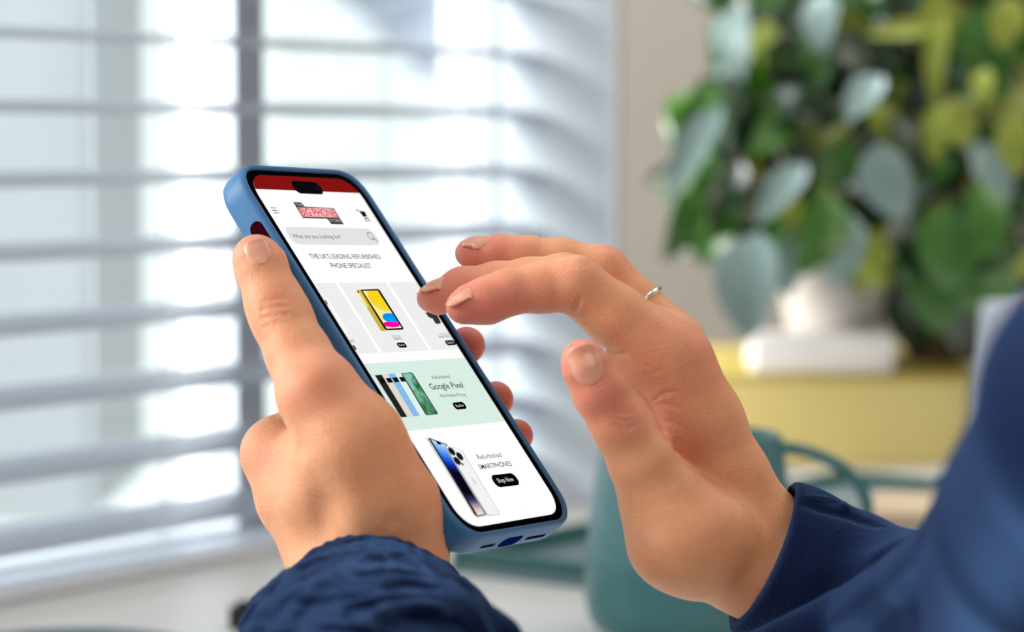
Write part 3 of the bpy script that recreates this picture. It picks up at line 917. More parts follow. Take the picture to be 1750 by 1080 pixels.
def cap_sdf(P, a, b, ra, rb):
    ba = (b - a).astype(np.float32)
    t = np.clip(((P - a.astype(np.float32)) @ ba) / float(ba @ ba), 0, 1)
    q = P - a.astype(np.float32) - t[:, None] * ba
    t2 = t * t * (3 - 2 * t) * .5 + t * .5
    return np.sqrt((q * q).sum(1)) - (ra + (rb - ra) * t2)


def N(l):
    """(px,py,depth mm,radius mm) -> (point, radius)"""
    return [(CM(a, b, c), r) for a, b, c, r in l]


def chain(P, nodes, k=3.0):
    d = None
    for (a, ra), (b, rb) in zip(nodes[:-1], nodes[1:]):
        q = cap_sdf(P, a, b, ra, rb)
        d = q if d is None else smin(d, q, k)
    return d


_r = np.random.RandomState(3)
_LAT = _r.rand(32, 32, 32).astype(np.float32)


def vnoise(P):
    i = np.floor(P).astype(int); f = P - i; f = f * f * (3 - 2 * f)
    i %= 32; j = (i + 1) % 32
    L = _LAT
    x0, y0, z0 = i[:, 0], i[:, 1], i[:, 2]; x1, y1, z1 = j[:, 0], j[:, 1], j[:, 2]
    fx, fy, fz = f[:, 0], f[:, 1], f[:, 2]
    a = L[x0, y0, z0] * (1 - fx) + L[x1, y0, z0] * fx; b = L[x0, y1, z0] * (1 - fx) + L[x1, y1, z0] * fx
    c = L[x0, y0, z1] * (1 - fx) + L[x1, y0, z1] * fx; d = L[x0, y1, z1] * (1 - fx) + L[x1, y1, z1] * fx
    return (a * (1 - fy) + b * fy) * (1 - fz) + (c * (1 - fy) + d * fy) * fz - 0.5


def surface(fn, lo, hi, h, margin=6.0):
    """surface nets of fn<0 inside the box; returns verts (mm), quads"""
    B = 6
    lo = np.array(lo, float); n = np.ceil((np.array(hi) - lo) / h / B).astype(int)
    cs = [lo[i] + (np.arange(n[i]) + .5) * B * h for i in range(3)]
    G = np.stack(np.meshgrid(*cs, indexing='ij'), -1).reshape(-1, 3).astype(np.float32)
    dc = fn(G)
    act = (np.abs(dc) < B * h * 0.87 * 1.15 + margin)
    Vv = np.repeat(np.repeat(np.repeat(dc.reshape(n), B, 0), B, 1), B, 2).astype(np.float32)
    ai = np.argwhere(act.reshape(n))
    o = np.stack(np.meshgrid(*[np.arange(B)] * 3, indexing='ij'), -1).reshape(-1, 3)
    for c0 in range(0, len(ai), 4000):
        idx = (ai[c0:c0 + 4000, None, :] * B + o[None]).reshape(-1, 3)
        Vv[idx[:, 0], idx[:, 1], idx[:, 2]] = fn((lo + (idx + 0.0) * h).astype(np.float32))
    Vv[0] = Vv[-1] = 9; Vv[:, 0] = Vv[:, -1] = 9; Vv[:, :, 0] = Vv[:, :, -1] = 9
    ins = Vv < 0
    s = ins.shape
    cnt = np.zeros([k - 1 for k in s], np.int8)
    for dx in (0, 1):
        for dy in (0, 1):
            for dz in (0, 1):
                cnt += ins[dx:s[0] - 1 + dx, dy:s[1] - 1 + dy, dz:s[2] - 1 + dz]
    cells = np.argwhere((cnt > 0) & (cnt < 8))
    ids = -np.ones(cnt.shape, np.int64)
    ids[cells[:, 0], cells[:, 1], cells[:, 2]] = np.arange(len(cells))
    acc = np.zeros((len(cells), 3)); w = np.zeros(len(cells))
    cor = [(x, y, z) for x in (0, 1) for y in (0, 1) for z in (0, 1)]
    for a in cor:
        for ax in range(3):
            if a[ax]: continue
            b = list(a); b[ax] = 1
            va = Vv[cells[:, 0] + a[0], cells[:, 1] + a[1], cells[:, 2] + a[2]]
            vb = Vv[cells[:, 0] + b[0], cells[:, 1] + b[1], cells[:, 2] + b[2]]
            m = (va < 0) != (vb < 0)
            t = np.where(m, va / np.where(m, va - vb, 1), 0)
            p = np.tile(np.array(a, float), (len(cells), 1)); p[:, ax] = t
            acc += p * m[:, None]; w += m
    verts = lo + (cells + acc / w[:, None]) * h
    faces = []
    for ax in range(3):
        e = ins.take(range(s[ax] - 1), ax) != ins.take(range(1, s[ax]), ax)
        i = np.argwhere(e)
        b, c = (ax + 1) % 3, (ax + 2) % 3
        i = i[(i[:, b] > 0) & (i[:, c] > 0)]
        def g(db, dc_):
            j = i.copy(); j[:, b] -= db; j[:, c] -= dc_
            return ids[j[:, 0], j[:, 1], j[:, 2]]
        q = np.stack([g(0, 0), g(1, 0), g(1, 1), g(0, 1)], 1)
        inn = ins[i[:, 0], i[:, 1], i[:, 2]]
        q[~inn] = q[~inn][:, ::-1]
        faces.append(q)
    fc = np.concatenate(faces)
    fc = fc[(fc >= 0).all(1)]
    # a couple of relaxation steps back onto the surface
    for _ in range(2):
        sm = np.zeros_like(verts); ct = np.zeros(len(verts))
        for k in range(4):
            np.add.at(sm, fc[:, k], verts[fc[:, (k + 1) % 4]] + verts[fc[:, (k + 3) % 4]]); np.add.at(ct, fc[:, k], 2)
        verts = verts * .5 + sm / np.maximum(ct, 1)[:, None] * .5
        d = fn(verts.astype(np.float32))
        e_ = 0.15
        gr_ = np.stack([fn((verts + np.eye(3)[k] * e_).astype(np.float32)) - d for k in range(3)], 1) / e_
        gn_ = (gr_ ** 2).sum(1)
        verts = verts - gr_ * (np.clip(d, -h, h) / np.maximum(gn_, .3))[:, None]
    return verts, fc


def box_sdf(P):
    """the phone in its case, phone-local rounded box"""
    L = (P - PT.astype(np.float32)) @ PR.astype(np.float32)
    L[:, 2] += 5.4
    r = 13.0
    q = np.abs(L[:, :2]) - np.array([CW - r, CH - r], np.float32)
    d2 = np.sqrt((np.maximum(q, 0) ** 2).sum(1)) + np.minimum(q.max(1), 0) - r
    w = np.stack([d2, np.abs(L[:, 2]) - 6.3], 1)
    return np.sqrt((np.maximum(w + 1, 0) ** 2).sum(1)) + np.minimum((w + 1).max(1), 0) - 1


#  ---- left hand: joints by picture position and depth
LT_ = N([(437, 438, 888, 7.2), (444, 452, 888, 8.6), (470, 520, 883, 9.6), (483, 548, 881, 10.0), (512, 610, 874, 10.6), (545, 675, 866, 13.0)])
L_thumb2 = N([(545, 675, 866, 13.0), (600, 760, 864, 17.0), (655, 860, 866, 18.0)])
L_idx = N([(476, 776, 900, 11.6), (560, 700, 930, 9.6), (690, 640, 962, 8.2), (730, 560, 975, 7.0)])
L_mid = N([(520, 810, 925, 12.0), (610, 730, 958, 9.4), (740, 640, 978, 8.2), (797, 590, 960, 6.9)])
L_rng = N([(566, 850, 938, 12.0), (660, 800, 965, 9.0), (790, 730, 974, 7.8), (847, 682, 953, 6.5)])
L_pky = N([(625, 895, 940, 11.0), (720, 860, 955, 8.2), (830, 792, 962, 7.0), (882, 745, 946, 6.1)])
L_m1 = N([(476, 776, 900, 12.2), (510, 850, 892, 13.5), (555, 930, 885, 13.5)])
L_m2 = N([(520, 810, 925, 12.5), (560, 880, 910, 13.5), (590, 945, 895, 14)])
L_m3 = N([(566, 850, 938, 12.0), (630, 930, 905, 14)])
L_m4 = N([(625, 895, 940, 11.5), (690, 925, 905, 12.5), (690, 955, 885, 14)])
L_web = N([(525, 770, 884, 9), (550, 850, 876, 13), (585, 930, 874, 13)])
L_ar1 = N([(562, 940, 885, 13.5), (580, 1010, 870, 15.5), (600, 1200, 780, 20)])
L_ar2 = N([(680, 905, 872, 15.5), (693, 950, 872, 13.5), (690, 1020, 862, 15.5), (690, 1210, 780, 20)])


def bump_(P, c, r, a):
    q = P - c.astype(np.float32)
    return a * np.exp(-(q * q).sum(1) / (r * r))


def creases(P, segs):
    """shallow grooves along short 3D segments: (a,b,width,depth)"""
    pos = np.zeros(len(P), np.float32); neg = np.zeros(len(P), np.float32)
    for a, b, w, dp, e0, e1 in segs:
        ba = (b - a).astype(np.float32)
        m = ((P - ((a + b) / 2).astype(np.float32)) ** 2).sum(1) < (np.linalg.norm(b - a) / 2 + 3 * w) ** 2
        if not m.any(): continue
        Q = P[m] - a.astype(np.float32)
        t = np.clip(Q @ ba / float(ba @ ba), 0, 1)
        q = Q - t[:, None] * ba
        k = np.ones(len(t), np.float32)
        if e0: k *= np.clip(t * 1.6 + .1, 0, 1)
        if e1: k *= np.clip((1 - t) * 1.6 + .1, 0, 1)
        z = 1.35 * dp * np.exp(-(q * q).sum(1) / (w * w)) * k
        if dp > 0: pos[m] = np.maximum(pos[m], z)
        else: neg[m] = np.minimum(neg[m], z)
    out = pos + neg
    return out


LCR = []
RCR = []


def left_raw(P):
    d = chain(P, LT_, 3)
    d = smin(d, chain(P, L_thumb2, 6), 5)
    palm = smin(chain(P, L_m1, 5), chain(P, L_m2, 5), 6)
    palm = smin(palm, smin(chain(P, L_m3, 5), chain(P, L_m4, 5), 6), 6)
    palm = smin(palm, smin(chain(P, L_ar1, 5), chain(P, L_ar2, 5), 9), 8)
    palm = smin(palm, chain(P, L_web, 5), 8)
    fi = smin(smin(chain(P, L_idx), chain(P, L_mid), .8), smin(chain(P, L_rng), chain(P, L_pky), .8), .8)
    palm = smin(palm, fi, 5)
    d = smin(d, palm, 10)
    d = d - bump_(P, CM(470, 528, 872), 9, .9) - bump_(P, CM(468, 776, 890), 9, 1.2) - bump_(P, CM(540, 655, 853), 12, 1.6)
    d = d - bump_(P, CM(575, 830, 846), 14, .8) + bump_(P, CM(556, 870, 868), 10, 1.6) - bump_(P, CM(520, 850, 870), 12, 1.0)
    return d


def left_fn(P):
    d = left_raw(P) + creases(P, LCR)
    return np.maximum(d, -(box_sdf(P) - 0.15))


#  ---- right hand
R_idx = N([(788, 526, 884, 4.8), (800, 521, 884, 6.0), (832, 513, 885, 7.3), (868, 499, 886, 7.3), (926, 491, 888, 8.1), (985, 487, 888, 9.2), (1055, 538, 890, 9.8), (1120, 592, 892, 12.2)])
R_mid = N([(734, 510, 931, 4.4), (748, 508, 929, 5.6), (790, 492, 926, 7.0), (850, 484, 922, 7.2), (905, 480, 918, 7.8), (965, 478, 914, 8.8), (1050, 545, 912, 9.6), (1140, 592, 912, 12.5)])
R_rng = N([(799, 433, 944, 4.4), (812, 433, 944, 5.5), (855, 435, 942, 6.7), (900, 441, 941, 7.6), (960, 447, 940, 8.0), (1030, 463, 938, 8.7), (1085, 520, 937, 9.0), (1150, 590, 934, 12)])
R_pky = N([(992, 522, 950, 5.8), (1020, 515, 955, 6.6), (1070, 520, 960, 7.3), (1165, 612, 954, 11.5)])
R_thb = N([(995, 614, 868, 6.4), (1001, 626, 868, 7.6), (1026, 672, 869, 8.8), (1058, 724, 871, 9.4), (1100, 795, 875, 11.0), (1132, 855, 879, 13.4)])
R_thn = N([(1132, 850, 879, 13.5), (1165, 915, 880, 17.2), (1205, 930, 884, 17.0), (1255, 950, 890, 15)])
R_m1 = N([(1152, 622, 893, 13.2), (1200, 720, 896, 13.5), (1250, 820, 898, 13.0), (1288, 895, 898, 13.0)])
R_m2 = N([(1145, 610, 912, 12.8), (1215, 760, 912, 13), (1285, 905, 908, 13)])
R_m3 = N([(1150, 615, 934, 12), (1215, 770, 930, 12.5), (1280, 920, 912, 13)])
R_m4 = N([(1165, 640, 950, 11.5), (1210, 800, 940, 12.5), (1270, 940, 912, 13)])
R_palm = N([(1090, 608, 898, 11), (1152, 668, 903, 10.5), (1175, 780, 905, 13), (1190, 880, 900, 15)])
R_ar1 = N([(1290, 900, 900, 14), (1390, 960, 895, 16), (1540, 1040, 855, 14)])
R_ar2 = N([(1240, 955, 890, 13.5), (1268, 975, 890, 14), (1350, 1022, 885, 15), (1540, 1050, 855, 14)])


def right_raw(P):
    d = chain(P, R_thb, 3)
    d = smin(d, chain(P, R_thn, 8), 5)
    palm = chain(P, R_m1, 5)
    for c in (R_m2, R_m3, R_m4, R_palm): palm = smin(palm, chain(P, c, 5), 7)
    palm = smin(palm, smin(chain(P, R_ar1, 5), chain(P, R_ar2, 5), 9), 8)
    fi = smin(smin(chain(P, R_idx), chain(P, R_mid), .8), smin(chain(P, R_rng), chain(P, R_pky), .8), .8)
    palm = smin(palm, fi, 4)
    d = smin(d, palm, 4)
    d = d - bump_(P, CM(986, 468, 884), 7, .7) - bump_(P, CM(1196, 590, 892), 9, 1.2) - bump_(P, CM(842, 530, 880), 9, .7) - bump_(P, CM(925, 515, 880), 7, .6)
    d = d - bump_(P, CM(1150, 960, 868), 14, 1.0)
    return d


def right_fn(P):
    return right_raw(P) + creases(P, RCR)


def march(fn, px, py, d0=700, d1=1010):
    """depth at which the view ray through px,py meets the surface"""
    ds = np.linspace(d0, d1, 1200)
    P = np.array([CM(px, py, d) for d in ds], np.float32)
    v = fn(P)
    i = np.argmax(v < 0)
    if v[i] >= 0: return None
    return ds[i]


def crease(fn, lst, pts, w, dp):
    q = []
    for x, y in pts:
        d = march(fn, x, y)
        if d is not None: q.append(CM(x, y, d))
    for i_, (a, b) in enumerate(zip(q[:-1], q[1:])): lst.append((a, b, w * (1.3 if w < 1.5 else 1), dp * (1.25 if w < 1.5 else 1), i_ == 0, i_ == len(q) - 2))


# finger creases and knuckle wrinkles
for pts, w, dp in (([(884, 524), (884, 512), (886, 500)], .55, .45), ([(941, 530), (943, 515), (945, 503)], .5, .22), ([(980, 535), (987, 520), (992, 503)], .6, .5),
                   ([(1040, 601), (1058, 606), (1076, 602)], .6, .5), ([(1085, 660), (1110, 690), (1130, 735), (1156, 775), (1200, 815)], .9, .7),
                   ([(1095, 622), (1115, 628)], .6, .25), ([(1108, 640), (1140, 628)], .6, .2),
                   ([(1112, 690), (1135, 672), (1160, 668)], .6, .3), ([(1114, 692), (1142, 690), (1165, 700)], .6, .3), ([(1125, 722), (1150, 720), (1172, 735)], .6, .25), ([(1135, 745), (1160, 750), (1180, 765)], .6, .25),
                   ([(1046, 712), (1066, 722), (1086, 716)], .7, .28), ([(1044, 722), (1068, 733), (1096, 722)], .7, .28), ([(1052, 702), (1070, 708), (1086, 700)], .6, .2),
                   ([(1078, 912), (1092, 932), (1122, 948), (1150, 955)], .9, .16)):
    crease(right_raw, RCR, pts, w, dp)
for x, dx in ((968, -3), (976, -1), (985, 0), (995, 2), (1004, 4)):
    crease(right_raw, RCR, [(x + dx, 444), (x, 452), (x - dx, 460)], .5, .22)
for x in (846, 855, 866):
    crease(right_raw, RCR, [(x, 470), (x + 3, 477)], .45, .2)
for x in (1022, 1032, 1043):
    crease(right_raw, RCR, [(x, 422), (x + 2, 430)], .5, .25)
for x in (888, 900):
    crease(right_raw, RCR, [(x, 404), (x + 2, 414)], .45, .2)
for pts, w, dp in (([(444, 520), (458, 514), (476, 510), (492, 512)], .7, .3), ([(440, 534), (455, 527), (474, 523), (494, 524)], .75, .35), ([(440, 548), (460, 540), (480, 537), (500, 538)], .7, .3), ([(446, 560), (462, 554), (482, 550)], .6, .2),
                   ([(455, 705), (470, 702), (484, 706)], .6, .3), ([(458, 714), (472, 711), (482, 714)], .6, .25), ([(476, 690), (488, 720), (520, 780)], 1.0, .35),
                   ([(405, 448), (409, 470)], .6, .2)):
    crease(left_raw, LCR, pts, w, dp)
_c = []
for pts, w, dp in (([(545, 815), (560, 920)], 7.5, 1.7), ([(515, 820), (530, 940)], 6.0, -.7), ([(596, 820), (618, 935)], 6.5, -1.0), ([(655, 880), (690, 890)], 3, .6), ([(505, 740), (525, 790)], 5, .8)):
    crease(left_raw, _c, pts, w, dp)
LCR += _c

person = empty('person', W(1500, 1300, 0.55), label='person in a navy jacket holding the phone and tapping its screen', cat='person')

# skin
skin = bpy.data.materials.new('skin'); skin.use_nodes = True
sn = skin.node_tree; sb = sn.nodes['Principled BSDF']
at_ = sn.nodes.new('ShaderNodeAttribute'); at_.attribute_name = 'flush'
tcn = sn.nodes.new('ShaderNodeTexCoord')
n1 = sn.nodes.new('ShaderNodeTexNoise'); n1.inputs['Scale'].default_value = 90; n1.inputs['Detail'].default_value = 5
mixa = sn.nodes.new('ShaderNodeMix'); mixa.data_type = 'RGBA'
mixa.inputs['A'].default_value = srgb(228, 168, 128); mixa.inputs['B'].default_value = srgb(206, 136, 96)
mixb = sn.nodes.new('ShaderNodeMix'); mixb.data_type = 'RGBA'
mixb.inputs['B'].default_value = srgb(206, 118, 102)
sn.links.new(tcn.outputs['Object'], n1.inputs['Vector']); sn.links.new(n1.outputs['Fac'], mixa.inputs['Factor'])
sn.links.new(mixa.outputs['Result'], mixb.inputs['A']); sn.links.new(at_.outputs['Fac'], mixb.inputs['Factor']); sn.links.new(mixb.outputs['Result'], sb.inputs['Base Color'])
sb.inputs['Roughness'].default_value = 0.48
sb.inputs['Specular IOR Level'].default_value = 0.35
sb.inputs['Subsurface Weight'].default_value = 0.25
sb.inputs['Subsurface Scale'].default_value = 0.003
sb.inputs['Subsurface Radius'].default_value = (1, .35, .2)
vo = sn.nodes.new('ShaderNodeTexVoronoi'); vo.inputs['Scale'].default_value = 1500
n2 = sn.nodes.new('ShaderNodeTexNoise'); n2.inputs['Scale'].default_value = 420; n2.inputs['Detail'].default_value = 3
ad = sn.nodes.new('ShaderNodeMath'); ad.operation = 'ADD'
bp_ = sn.nodes.new('ShaderNodeBump'); bp_.inputs['Strength'].default_value = 0.5; bp_.inputs['Distance'].default_value = 0.0003
sn.links.new(tcn.outputs['Object'], vo.inputs['Vector']); sn.links.new(tcn.outputs['Object'], n2.inputs['Vector'])
sn.links.new(vo.outputs['Distance'], ad.inputs[0]); sn.links.new(n2.outputs['Fac'], ad.inputs[1]); sn.links.new(ad.outputs[0], bp_.inputs['Height']); sn.links.new(bp_.outputs['Normal'], sb.inputs['Normal'])

Hs = 0.85
nodesL = [LT_, L_thumb2, L_idx, L_mid, L_rng, L_pky, L_m1, L_m2, L_m3, L_m4, L_ar1[:2], L_ar2[:2]]
nodesR = [R_idx, R_mid, R_rng, R_pky, R_thb, R_thn, R_m1, R_m2, R_m3, R_m4, R_palm, R_ar1[:2], R_ar2[:2]]


def bounds(ns, m=6):
    a = np.array([p - r for n in ns for p, r in n]); b = np.array([p + r for n in ns for p, r in n])
    return a.min(0) - m, b.max(0) + m


l0, l1 = bounds(nodesL); l0[1] = min(l0[1], CM(600, 1120, 830)[1])
vl, fl = surface(left_fn, l0, l1, Hs)
r0, r1 = bounds(nodesR)
vr, fr_ = surface(right_fn, r0, r1, Hs)

# arms, shoulders and chest, mostly out of the picture (coarser), joined inside the sleeves
SHR = np.array([150.0, -150.0, 60.0]); SHL = np.array([-190.0, -160.0, 60.0])
ELB_R = CM(1945, 700, 525); ELB_L = np.array([-85.0, -158.0, -540.0])
AR = [(CM(1390, 960, 893), 15), (CM(1560, 1052, 852), 15), (CM(1705, 1068, 742), 15), (CM(1805, 905, 622), 16), (ELB_R, 19), (CM(2400, 480, 430), 24), (np.array([220.0, -60, -300]), 42), (SHR, 55)]
AL = [(CM(640, 1020, 862), 16), (CM(650, 1210, 775), 22), (ELB_L, 36), (np.array([-165.0, -165, -250]), 40), (SHL, 55)]
TR_ = [(SHR + [-20, 0, 0], 60), (SHL + [20, 0, 0], 60)]
TQ = [(np.array([-20.0, -200, 80]), 95), (np.array([-20.0, -480, 100]), 120)]


def body_fn(P):
    d = smin(chain(P, AR, 10), chain(P, AL, 10), 5)
    return smin(d, smin(chain(P, TR_, 10), chain(P, TQ, 10), 40), 30)


b0, b1 = bounds([AR, AL, TR_, TQ], 12)
vb, fb = surface(body_fn, b0, b1, 8.0, 12)
VB = np.concatenate([vl, vr, vb]); FB = np.concatenate([fl, fr_ + len(vl), fb + len(vl) + len(vr)])
body = mesh_obj('body', c2w(VB), FB.tolist(), skin, person, True)
fs_ = np.zeros(len(VB))
for (x, y, d, r, a) in ((437, 430, 880, 12, .25), (797, 590, 955, 14, 1.3), (847, 682, 948, 13, 1.3), (882, 745, 942, 12, 1.3), (470, 528, 875, 10, .25), (540, 660, 855, 14, .35), (440, 770, 890, 14, .2),
                        (780, 530, 880, 16, .6), (830, 530, 880, 14, .45), (735, 510, 925, 16, .6), (790, 510, 925, 16, .4), (800, 435, 940, 16, .55), (900, 525, 880, 12, .45), (860, 450, 940, 14, .4), (1000, 625, 865, 15, .8), (1040, 690, 862, 12, .4),
                        (985, 470, 884, 9, .3), (1190, 590, 890, 14, .45), (1100, 640, 890, 16, .3), (1150, 740, 890, 15, .35), (1045, 440, 938, 9, .4), (1075, 720, 860, 9, .3)):
    fs_ += a * np.exp(-((VB - CM(x, y, d)) ** 2).sum(1) / (r * r))
at2 = body.data.attributes.new('flush', 'FLOAT', 'POINT')
at2.data.foreach_set('value', np.clip(fs_, 0, 1).astype(np.float32))

# fingernails
nail_m = mat('fingernail', srgb(216, 150, 126), 0.3, spec=0.5, coat=0.15, sss=0.2)


def nail(fn, px, py, axis, nrm, ln, wd, depth=None, rc=7.5, name='fingernail', lf=0.2):
    """curved nail plate; px,py its middle in the picture; axis and nrm camera-space directions"""
    d = march(fn, px, py) if depth is None else depth
    c = CM(px, py, d)
    axis = np.array(axis, float); axis /= np.linalg.norm(axis)
    nrm = np.array(nrm, float); nrm -= axis * nrm.dot(axis); nrm /= np.linalg.norm(nrm)
    sd = np.cross(nrm, axis)
    nu, nv = 13, 15
    top = []
    for j in range(nv):
        b = -1 + 2 * j / (nv - 1)
        ww = (1 - abs(b) ** 2.2) ** (1 / 2.0) if abs(b) < 1 else 0.05
        if b > 0: ww = (1 - abs(b) ** 5) ** (1 / 2.6) if b < 1 else 0.30
        ww = max(ww, .12)
        for i in range(nu):
            a = -1 + 2 * i / (nu - 1)
            th = a * ww * wd / 2 / rc
            p = c + axis * b * ln / 2 + sd * rc * math.sin(th) + nrm * rc * (math.cos(th) - 1)
            top.append(p)
    top = np.array(top)
    # settle each point on the skin along the nail's normal
    P = top + nrm * 4.0
    ts = np.linspace(0, 9, 91)
    best = np.full(len(P), 4.0)
    vals = np.stack([fn((P - nrm * t).astype(np.float32)) for t in ts], 1)
    hit = vals < 0
    k = hit.argmax(1); ok = hit.any(1)
    best = np.where(ok, ts[k], 4.0)
    off = best - 4.0
    med = np.median(off)
    off = np.clip(off, med - 1.3, med + 1.3)
    off2 = off.reshape(nv, nu)
    for _ in range(2):
        o3 = off2.copy(); o3[1:-1, 1:-1] = (off2[1:-1, 1:-1] * 2 + off2[:-2, 1:-1] + off2[2:, 1:-1] + off2[1:-1, :-2] + off2[1:-1, 2:]) / 6; off2 = o3
    tp = top - nrm * off2.reshape(-1, 1)
    bb = np.array([-1 + 2 * j / (nv - 1) for j in range(nv)]).repeat(nu); aa = np.tile(np.linspace(-1, 1, nu), nv)
    lift = lf - (lf - .06) * np.clip((np.abs(aa) - .75) * 4, 0, 1) - (lf - .06) * np.clip((-bb - .75) * 4, 0, 1)
    up = tp + nrm * lift[:, None]; dn = tp - nrm * 0.6
    f = []
    n = nu * nv
    for j in range(nv - 1):
        for i in range(nu - 1):
            q = (j * nu + i, j * nu + i + 1, (j + 1) * nu + i + 1, (j + 1) * nu + i)
            f.append(q); f.append(tuple(k_ + n for k_ in q[::-1]))
    ed = [(j * nu, (j + 1) * nu) for j in range(nv - 1)] + [((j + 1) * nu + nu - 1, j * nu + nu - 1) for j in range(nv - 1)] + [(i + 1, i) for i in range(nu - 1)] + [((nv - 1) * nu + i, (nv - 1) * nu + i + 1) for i in range(nu - 1)]
    for a, b in ed: f.append((a, b, b + n, a + n))
    return mesh_obj(name, c2w(np.concatenate([up, dn])), f, nail_m, body, True)


# directions: x right, y up, z towards the viewer
nail(left_raw, 441, 430, (-.30, .92, -.2), (.12, .25, 1), 10.0, 9.4, rc=7.0, lf=.34)
nail(right_raw, 1002, 624, (-.36, .9, .05), (-.05, .05, 1), 14.0, 12.0, rc=7.4, lf=.34)
nail(right_raw, 815, 408, (-.99, -.10, .05), (.0, .97, .20), 11.0, 8.0, rc=6.2)
nail(right_raw, 741, 485, (-.94, -.32, .05), (-.30, .94, .10), 10.5, 7.6, rc=6.2)
nail(right_raw, 784, 508, (-.88, -.46, .05), (-.42, .90, .12), 10.0, 7.4, rc=6.2)

# ring on the right ring finger
rc_ = CM(1092, 526, 937)
ax_ = (R_rng[7][0] - R_rng[5][0]); ax_ /= np.linalg.norm(ax_)
u1 = np.cross(ax_, [0, 0, 1.0]); u1 /= np.linalg.norm(u1); u2 = np.cross(ax_, u1)
rg = MB()
pts = [c2w(rc_ + 9.75 * (u1 * math.cos(2 * PI * k / 48) + u2 * math.sin(2 * PI * k / 48))) for k in range(48)]
rg.tube(pts, 0.0011, 10, closed=True)
rg.build('ring', mat('silver', srgb(225, 215, 195), 0.15, metal=1.0), person, smooth=True)

# ------------------------------------------------------------------ jacket
cloth = mat('navy_cloth', srgb(4, 14, 44), 0.8, noise=0.4, nscale=260, bump=0.9, bscale=900, sheen=0.34, spec=0.05)
JL = [(CM(630, 1092, 852), 34.0), (CM(638, 1165, 815), 41), (CM(650, 1250, 760), 45), (ELB_L, 48), (np.array([-165.0, -165, -250]), 54), (SHL, 74)]
JLi = [(CM(622, 940, 895), 25.5), (CM(628, 1000, 880), 25.5), (CM(633, 1050, 868), 25.5), (CM(640, 1110, 855), 22)]
JR = [(CM(1275, 945, 890), 26.5), (CM(1352, 968, 888), 26.3), (CM(1440, 1005, 872), 25), (CM(1560, 1050, 850), 25.5), (CM(1700, 1062, 740), 26), (CM(1800, 900, 620), 27), (CM(1940, 700, 520), 30), (CM(2400, 480, 430), 36), (np.array([220.0, -60, -300]), 60), (SHR, 74)]
JRi = [(CM(1120, 860, 895), 24.5), (CM(1240, 915, 893), 24.5), (CM(1350, 962, 890), 23.0), (CM(1420, 995, 876), 20.0)]
JT = [(SHR + [-20, 0, 0], 80), (SHL + [20, 0, 0], 80)]
JQ = [(np.array([-20.0, -200, 80]), 115), (np.array([-20.0, -480, 100]), 142)]
# folds: raised ridges of cloth
FR = [N([(1300, 1125, 845, 9), (1450, 1058, 825, 10), (1590, 985, 765, 11), (1680, 885, 690, 12), (1745, 775, 610, 13), (1860, 640, 525, 15)])]
FL = [N([(470, 1080, 835, 5), (520, 1010, 835, 4), (580, 965, 838, 3.2), (650, 950, 838, 2.5)]), N([(520, 1095, 815, 5), (570, 1040, 812, 5), (640, 1010, 810, 4), (740, 1000, 815, 3)]), N([(640, 1080, 780, 6), (700, 1052, 778, 6), (780, 1050, 790, 4)])]


JLC = []
JRC = []
CUFP = [CM(1347, 842, 892), CM(1330, 955, 863), CM(1243, 1090, 888)]
CUFN = np.cross(CUFP[1] - CUFP[0], CUFP[2] - CUFP[0]); CUFN /= np.linalg.norm(CUFN)
if CUFN[0] > 0: CUFN = -CUFN


def jl_out(P): return chain(P, JL, 8)


def jacket_l(P):
    Q = P * np.float32(1.0)
    wv = vnoise(Q * np.array([.055, .10, .07], np.float32) + 3) * 6.0 + np.abs(vnoise(Q * np.array([.07, .11, .09], np.float32) + 9)) * 9 - 2
    fd = np.clip(-(P[:, 1] - CM(600, 925, 860)[1]) / 14, 0.12, 1)
    d = jl_out(P) + wv * fd
    d = np.minimum(d, jl_out(P) + 3.5)
    for f_ in FL: d = smin(d, chain(P, f_, 2), 6)
    rid = np.sin((P[:, 0] + P[:, 1] * .35 + 6 * vnoise(P * np.float32(.08))) * 1.1) * .25
    d = d + rid * (fd < .6)
    d = d + creases(P, JLC)
    d = -smin(-d, chain(P, JLi, 3), 1.6)
    return d


def jacket_r(P):
    wv = vnoise(P * np.float32(.035) + 5) * 5.0 + vnoise(P * np.float32(.09) + 1) * 2.0
    fd = np.clip((P[:, 0] - CM(1370, 900, 880)[0]) / 60, 0.05, 1)
    d = chain(P, JR, 8) + wv * fd
    d = np.minimum(d, chain(P, JR, 8) + 4.0)
    for f_ in FR: d = smin(d, chain(P, f_, 3), 5)
    d = d + creases(P, JRC)
    pl_ = (P - CUFP[0].astype(np.float32)) @ CUFN.astype(np.float32)
    far = np.sqrt(((P - CM(1300, 960, 890).astype(np.float32)) ** 2).sum(1))
    d = -smin(-d, -(pl_ - np.maximum(far - 42, 0) * 3), 2.0)
    d = -smin(-d, chain(P, JRi, 3), 1.8)
    return d


def jacket_b(P):
    return smin(chain(P, JT, 10), chain(P, JQ, 10), 40)


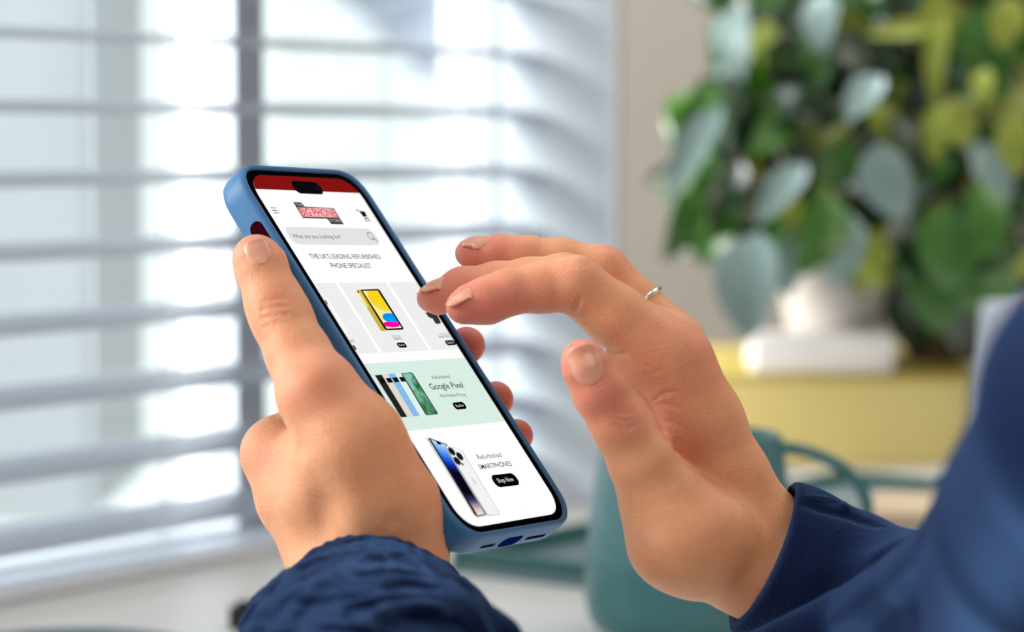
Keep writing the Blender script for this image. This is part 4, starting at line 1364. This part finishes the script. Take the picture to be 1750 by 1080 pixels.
_a, _b = [], []
for pts, w, dp in (([(430, 1075), (455, 1030), (500, 985), (560, 950)], 2.6, -2.6), ([(452, 1082), (480, 1040), (520, 1002)], 2.2, 2.4), ([(480, 1085), (505, 1045), (545, 1005), (610, 965), (650, 945)], 3.0, -3.0),
                   ([(520, 1084), (545, 1050), (580, 1025)], 2.4, 2.6), ([(555, 1082), (580, 1050), (630, 1030), (700, 1015)], 2.6, -2.2), ([(660, 945), (700, 955), (745, 985)], 2.2, -1.8), ([(600, 985), (660, 972), (730, 985)], 2.4, 2.2),
                   ([(610, 1072), (660, 1048), (720, 1040), (770, 1050)], 3.0, -3.2), ([(690, 1070), (740, 1062), (800, 1080)], 3.2, 3.4), ([(640, 1010), (700, 998), (760, 1010)], 2.2, 1.8), ([(505, 962), (560, 938), (620, 920)], 1.6, 1.2), ([(760, 990), (800, 1030), (830, 1075)], 2.2, -1.6)):
    crease(jacket_l, _a, pts, w, dp)
for pts, w, dp in (([(1368, 848), (1440, 862), (1520, 884), (1590, 906)], 1.8, -1.4), ([(1360, 862), (1440, 880), (1520, 902)], 1.8, 1.6), ([(1390, 1020), (1470, 975), (1540, 925), (1585, 880)], 5, 4.5), ([(1420, 1070), (1520, 1000), (1600, 930), (1660, 840), (1700, 740)], 5, -5.5),
                   ([(1500, 1075), (1600, 1010), (1680, 920), (1740, 820)], 7, 5), ([(1620, 800), (1650, 740), (1700, 680)], 5, 3), ([(1640, 1075), (1720, 1000), (1748, 940)], 6, -4)):
    crease(jacket_r, _b, pts, w, dp)
JLC += _a; JRC += _b


jb0, jb1 = bounds([JL[:3]], 10); jb1[1] = max(jb1[1], CM(630, 880, 870)[1])
v1, f1 = surface(jacket_l, jb0, jb1, 1.3, 8)
jr0, jr1 = bounds([JR[:7]], 12)
v2, f2 = surface(jacket_r, jr0, jr1, 1.5, 10)
jc0, jc1 = bounds([JL[2:], JR[6:], JT, JQ], 14)
def rest(P):
    return smin(smin(chain(P, JL[2:], 10), chain(P, JR[6:], 10), 5), jacket_b(P), 30)
v3, f3 = surface(rest, jc0, jc1, 9.0, 14)
VJ = np.concatenate([v1, v2, v3]); FJ = np.concatenate([f1, f2 + len(v1), f3 + len(v1) + len(v2)])
jacket = mesh_obj('jacket', c2w(VJ), FJ.tolist(), cloth, person, True)
